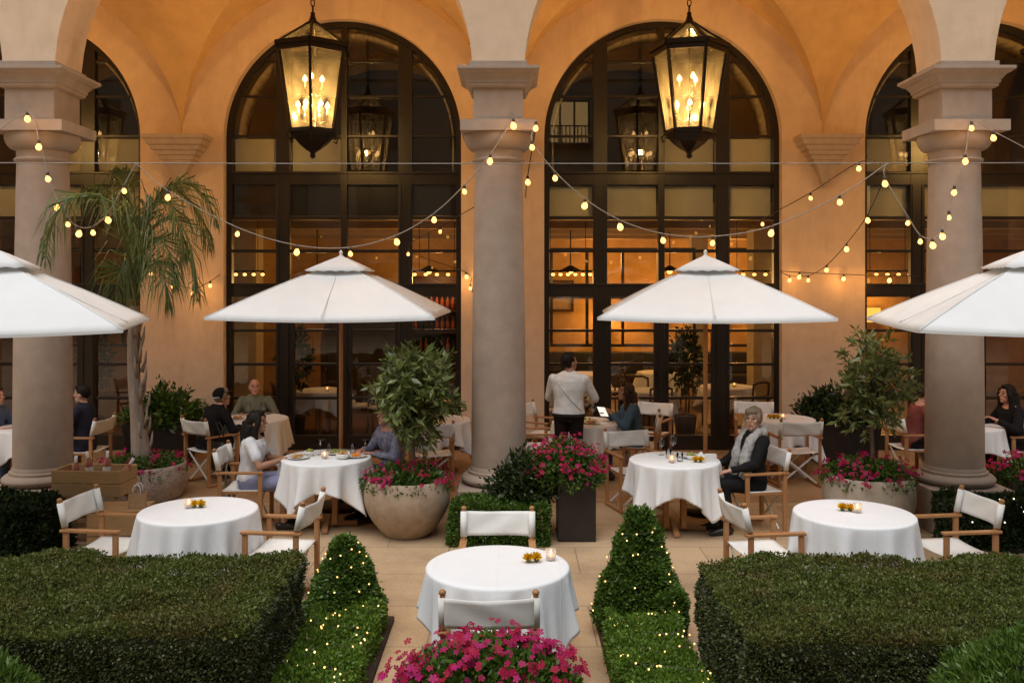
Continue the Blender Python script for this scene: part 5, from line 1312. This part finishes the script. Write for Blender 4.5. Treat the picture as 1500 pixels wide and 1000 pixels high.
    for s in (1,-1): b.ball(H((s*.077,-.012,-.008)), (.010,.020,.031), 10, 8, hm); b.ball(H((s*.042,.062,-.016)), (.022,.02,.02), 8, 6, hm)
    for i in range(2):
        S, E, W = arms[i]; b.ball(S, (.058,.058,.058), 12, 8); b.capsule(S, E, .050, .038); b.tube([E, E.lerp(W,.3), W], [.038,.037,.026], 12); b.ball(W, .026, 10, 6); hand(b, E, W, i)
        b.capsule(hips[i], kn[i], .082, .055); b.tube([kn[i], kn[i].lerp(an[i],.3)+Vector((0,-.015,0)), an[i]], [.054,.054,.036], 12); b.ball(an[i], .038, 10, 8)
        b.tube([an[i]+Vector((0,-.045,-.04)), an[i]+Vector((0,.05,-.045)), an[i]+Vector((0,.15,-.062))], [.036,.036,.024], 10)
    fuse(b, .0075, skin_, 'body', o)
    # face details
    e = MB()
    for s in (1,-1): e.ball(H((s*.031,.0755,.016)), (.012,.009,.0075), 10, 8, hm)
    e.build('eyes', M['eye'], o, True)
    e = MB(); e.ball(H((0,.0905,-.053)), (.021,.006,.006), 10, 6, hm); e.build('mouth', M['lip'], o, True)
    e = MB()
    for s in (1,-1): e.tube([H((s*.014,.089,.040)), H((s*.034,.084,.046)), H((s*.050,.070,.040))], [.0035,.0045,.003], 6)
    e.build('eyebrows', M['brow'], o, True)
    # clothing
    c = MB(); gr = .030 if tuck else .016; loft(c, gr, 1 if tuck else 0, 8 if top_neck or not female else 7)
    for i in range(2):
        S, E, W = arms[i]; c.ball(S, .066, 12, 8); fl = {'long':1, 'short':.55, 'rolled':.99}[sleeve]
        if sleeve == 'short': c.capsule(S, S.lerp(E,.62), .068, .062)
        else:
            c.capsule(S, E, .067, .056); c.capsule(E, E.lerp(W,.86), .056, .043)
    if not female: c.capsule(T((-.07,-.01,.475)), T((.07,-.01,.475)), .045, .045)
    if top_neck == 0 and sleeve != 'short' or tuck:
        ring = [T((.070*math.cos(q), -.012+.066*math.sin(q), .505+.012*math.sin(q))) for q in [2*PI*k/16 for k in range(17)]]
        c.tube(ring, .017, 8); c.ball(T((0,-.01,.45)), (.10,.07,.05), 14, 8)
    fuse(c, .0115, top, 'top', o, .008 if tuck else .013, 6 if tuck else 9, 5 if tuck else 2, hash(label) % 50)
    c = MB(); loft(c, .012, 0, 3); short = skirt
    for i in range(2):
        c.capsule(hips[i], kn[i] if not short else hips[i].lerp(kn[i], .92), .100, .074 if not short else .085)
        if not short: c.tube([kn[i], kn[i].lerp(an[i],.35)+Vector((0,-.012,0)), an[i]+Vector((0,0,.01))], [.072,.070,.058], 12); c.ball(kn[i], .072, 12, 8)
    fuse(c, .0125, pants, 'shorts' if skirt else 'trousers', o, .008, 8, 2)
    for i in range(2):
        c = MB(); a = an[i]; c.tube([a+Vector((0,-.055,-.042)), a+Vector((0,.04,-.045)), a+Vector((0,.165,-.06))], [.043,.043,.030], 12); c.ball(a+Vector((0,-.055,-.042)), .043, 10, 8); c.ball(a+Vector((0,.165,-.06)), .030, 10, 8); c.ball(a+Vector((0,0,-.02)), .046, 10, 8)
        c.v = [(v[0], v[1], max(v[2], .004)) for v in c.v]; fuse(c, .010, 'shoe', 'shoe', o, 0, 1, 1)
    # hair
    h = MB()
    if hairstyle == 'short': h.ball(H((0,-.024,.034)), (.084,.097,.106), 18, 12, hm); h.ball(H((0,.035,.098)), (.062,.050,.032), 12, 8, hm)
    if hairstyle == 'crop':
        h.ball(H((0,-.026,.036)), (.088,.100,.110), 18, 12, hm); h.ball(H((.01,.045,.088)), (.072,.050,.042), 12, 8, hm)
        for s in (1,-1): h.ball(H((s*.078,.012,.022)), (.018,.045,.055), 10, 8, hm)
    if hairstyle == 'bald':
        for s in (1,-1): h.tube([H((s*.078,-.005,.012)), H((s*.074,-.05,.012)), H((s*.04,-.098,.0))], [.010,.016,.018], 8)
        h.tube([H((.04,-.098,0)), H((-.04,-.098,0))], .018, 8)
    if hairstyle == 'long':
        h.ball(H((0,-.028,.032)), (.092,.100,.110), 18, 12, hm); h.ball(H((.0,.03,.098)), (.066,.05,.036), 12, 8, hm)
        for s in (1,-1):
            h.tube([H((s*.066,.045,.080)), H((s*.092,.035,.0)), H((s*.098,.0,-.10)), H((s*.10,-.01,-.20))+Vector((0,0,-.02)), H((s*.085,-.04,-.30))], [.026,.030,.036,.038,.012], 10)
        h.tube([H((0,-.09,.02)), H((0,-.115,-.10)), H((0,-.125,-.22)), H((0,-.12,-.37))], [.075,.088,.085,.03], 14)
        h.tube([H((.06,-.07,-.02)), H((.065,-.10,-.2)), H((.05,-.11,-.34))], [.05,.055,.02], 12); h.tube([H((-.06,-.07,-.02)), H((-.065,-.10,-.2)), H((-.05,-.11,-.36))], [.05,.055,.02], 12)
    fuse(h, .009, hair, 'hair', o, .007, 26, 1, 3)
    return o, H, T, hm
# dir -> yaw:  forward = (-sin yaw, cos yaw)
def Y(dx, dy): return math.atan2(-dx, dy)
# waiter
P, H_, T_, hm_ = person('standing waiter in a white shirt and black trousers with his back to us', (.72,11.62,0), Y(.25,1), 'f_white', 'f_trouser', 'h_black', 'skin_b', False, R(4), ((.20,.36,.13),(-.16,.36,.12)), (R(-38),R(-14)), 'long', 'short', scale=1.02, tuck=True, broad=1.08)
sb = MB(); sb.tube([T_((-.165,-.05,.44)), T_((-.10,-.135,.36)), T_((.05,-.150,.18)), T_((.17,-.10,.04))], .006, 6); sb.build('strap', M['f_white'], P, True)
bt_ = MB(); bt_.lathe([(.218,.93),(.220,.965)], 24, sy=.74, cap=False); bt_.build('belt', M['leather'], P)
nt_ = MB(); nt_.box((0,0,0),(.12,.18,.012),(R(25),0,0)); no = nt_.build('order_pad', M['f_black'], None, bevel=.003); no.location = (.82,12.03,1.14); tag(no, 'dark order pad held in the waiter\'s hands', 'notepad')
# woman in white tee
person('woman with long black hair in a white T-shirt seated at the food-laden table', (-2.83,9.86,0), Y(1,.06), 'f_tee', 'f_lilac', 'h_black', 'skin_b', True, R(6), ((.10,.36,.22),(-.10,.38,.20)), (R(-8),R(-4)), 'short', 'long', True, skirt=True, scale=.97)
# grey-haired woman
P, H_, T_, hm_ = person('grey-haired woman in a black jacket and long grey scarf looking towards us', (2.58,9.80,0), Y(-1,-.30), 'f_black', 'f_black', 'h_grey', 'skin_a', True, R(-3), ((.14,.35,.13),(-.15,.36,.13)), (R(38),R(-3)), 'long', 'crop', True, scale=1.0, top_neck=1)
sc_ = MB()
sc_.tube([T_((.06,-.075,.50)), T_((.0,-.095,.52)), T_((-.06,-.075,.50))], [.045,.05,.045], 12)
for s in (1,-1): sc_.tube([T_((s*.06,-.075,.50)), T_((s*.095,.0,.50)), T_((s*.085,.10,.40)), T_((s*.085,.155,.24)), T_((s*.11,.165,.06)), T_((s*.12,.19,-.04))], [.045,.055,.062,.060,.058,.05], 12)
fuse(sc_, .011, 'f_grey', 'scarf', P, .016, 16, 2)
cu = MB(); 
# bald man
person('bald man in a sage green jumper facing us at the far left table', (-3.73,13.36,0), Y(.10,-1), 'f_sage', 'f_trouser', 'h_bald', 'skin_c', True, R(12), ((.15,.33,.22),(-.17,.33,.22)), (R(14),R(-8)), 'long', 'bald', False, scale=.97)
# man in cap
P, H_, T_, hm_ = person('man in a black cap and black jacket seen from behind at the far left table', (-4.03,12.10,0), Y(.62,.78), 'f_black', 'f_trouser', 'h_grey', 'skin_a', True, R(20), ((.2,.40,.18),(-.2,.40,.18)), (R(-18),R(-10)), 'long', 'crop', False, scale=.97)
cp_ = MB(); cp_.ball(H_((0,-.022,.052)), (.096,.108,.098), 18, 12, hm_); cp_.ball(H_((0,.09,.060)), (.07,.075,.012), 12, 8, hm_); fuse(cp_, .009, 'f_black', 'cap', P)
cb_ = MB(); cb_.tube([H_((.085*math.cos(a), -.022+.1*math.sin(a), .03)) for a in [R(200+14*i) for i in range(11)]], .010, 6); cb_.build('cap_strap', M['f_tee'], P, True)
# denim
P, H_, T_, hm_ = person('woman with long brown hair in a denim shirt reading the bright menu', (1.66,12.34,0), Y(-1,-.12), 'f_denim', 'f_jean', 'h_brown', 'skin_b', True, R(10), ((.12,.36,.30),(-.10,.34,.34)), (R(12),R(-12)), 'long', 'long', True)
sg = MB()
for s in (1,-1): sg.ball(H_((s*.034,.062,.118)), (.026,.012,.020), 10, 8, hm_)
sg.tube([H_((-.06,.05,.12)), H_((.06,.05,.12))], .004, 6); sg.build('sunglasses', M['dark_glass'], P, True)
# companion
person('diner in a blue patterned top half hidden by the potted laurel', (-1.34,10.42,0), Y(-.76,-.65), 'f_pattern', 'f_jean', 'h_brown', 'skin_c', True, R(9), ((.13,.36,.22),(-.12,.37,.22)), (R(4),R(-6)), 'long', 'crop', True, scale=.98)
# navy suit
person('man in a navy suit half hidden behind the left column', (-5.60,12.0,0), Y(-1,.05), 'f_navy', 'f_navy', 'h_black', 'skin_a', True, R(2), ((.15,.36,.2),(-.15,.36,.2)), (0,0), 'long', 'short')
person('diner in a blue shirt at the left edge beyond the column', (-6.90,12.0,0), Y(1,-.25), 'f_blue', 'f_jean', 'h_brown', 'skin_c', True, R(14), ((.15,.36,.2),(-.15,.36,.2)), (R(-10),R(-5)), 'long', 'short')
person('diner in a dusky red top half hidden by the right column and potted tree', (5.35,12.2,0), Y(1,-.05), 'f_wine', 'f_trouser', 'h_brown', 'skin_c', True, R(12), ((.13,.36,.33),(-.12,.34,.36)), (0,0), 'short', 'short', True)
person('woman with long dark hair in black at the right edge', (6.62,12.05,0), Y(-1,-.1), 'f_black', 'f_black', 'h_black', 'skin_c', True, R(8), ((.15,.36,.3),(-.15,.34,.3)), (R(8),R(-6)), 'long', 'long', True)
# ------------------------------------------------------------------ light
w = bpy.data.worlds.new('World'); scene.world = w; w.use_nodes = True
nt = w.node_tree; bg = nt.nodes['Background']
sky = nt.nodes.new('ShaderNodeTexSky'); sky.sky_type = 'NISHITA'; sky.sun_disc = False
SUN_EL, SUN_RO = 4.0, 200.0
sky.sun_elevation = R(SUN_EL); sky.sun_rotation = R(SUN_RO); sky.dust_density = 2.0; sky.ozone_density = 1.5
nt.links.new(sky.outputs[0], bg.inputs[0]); bg.inputs[1].default_value = .12
sl = bpy.data.lights.new('sun', 'SUN'); sl.energy = .8; sl.angle = R(60); sl.color = (1,.95,.90)
so = bpy.data.objects.new('sun', sl); COL.objects.link(so); so.rotation_euler = (R(22), 0, R(-20))
vs = scene.view_settings; vs.view_transform = 'Standard'; vs.look = 'None'; vs.gamma = 1; vs.use_curve_mapping = False
vs.exposure = 1.95
c = scene.cycles; c.use_denoising = True; c.max_bounces = 10; c.transparent_max_bounces = 24; c.diffuse_bounces = 4; c.glossy_bounces = 4
c.sample_clamp_indirect = 6; c.sample_clamp_direct = 0; c.caustics_reflective = False; c.caustics_refractive = False
try: c.denoiser = 'OPENIMAGEDENOISE'; c.denoising_input_passes = 'RGB_ALBEDO_NORMAL'
except Exception: pass
c.use_light_tree = True; c.use_adaptive_sampling = False
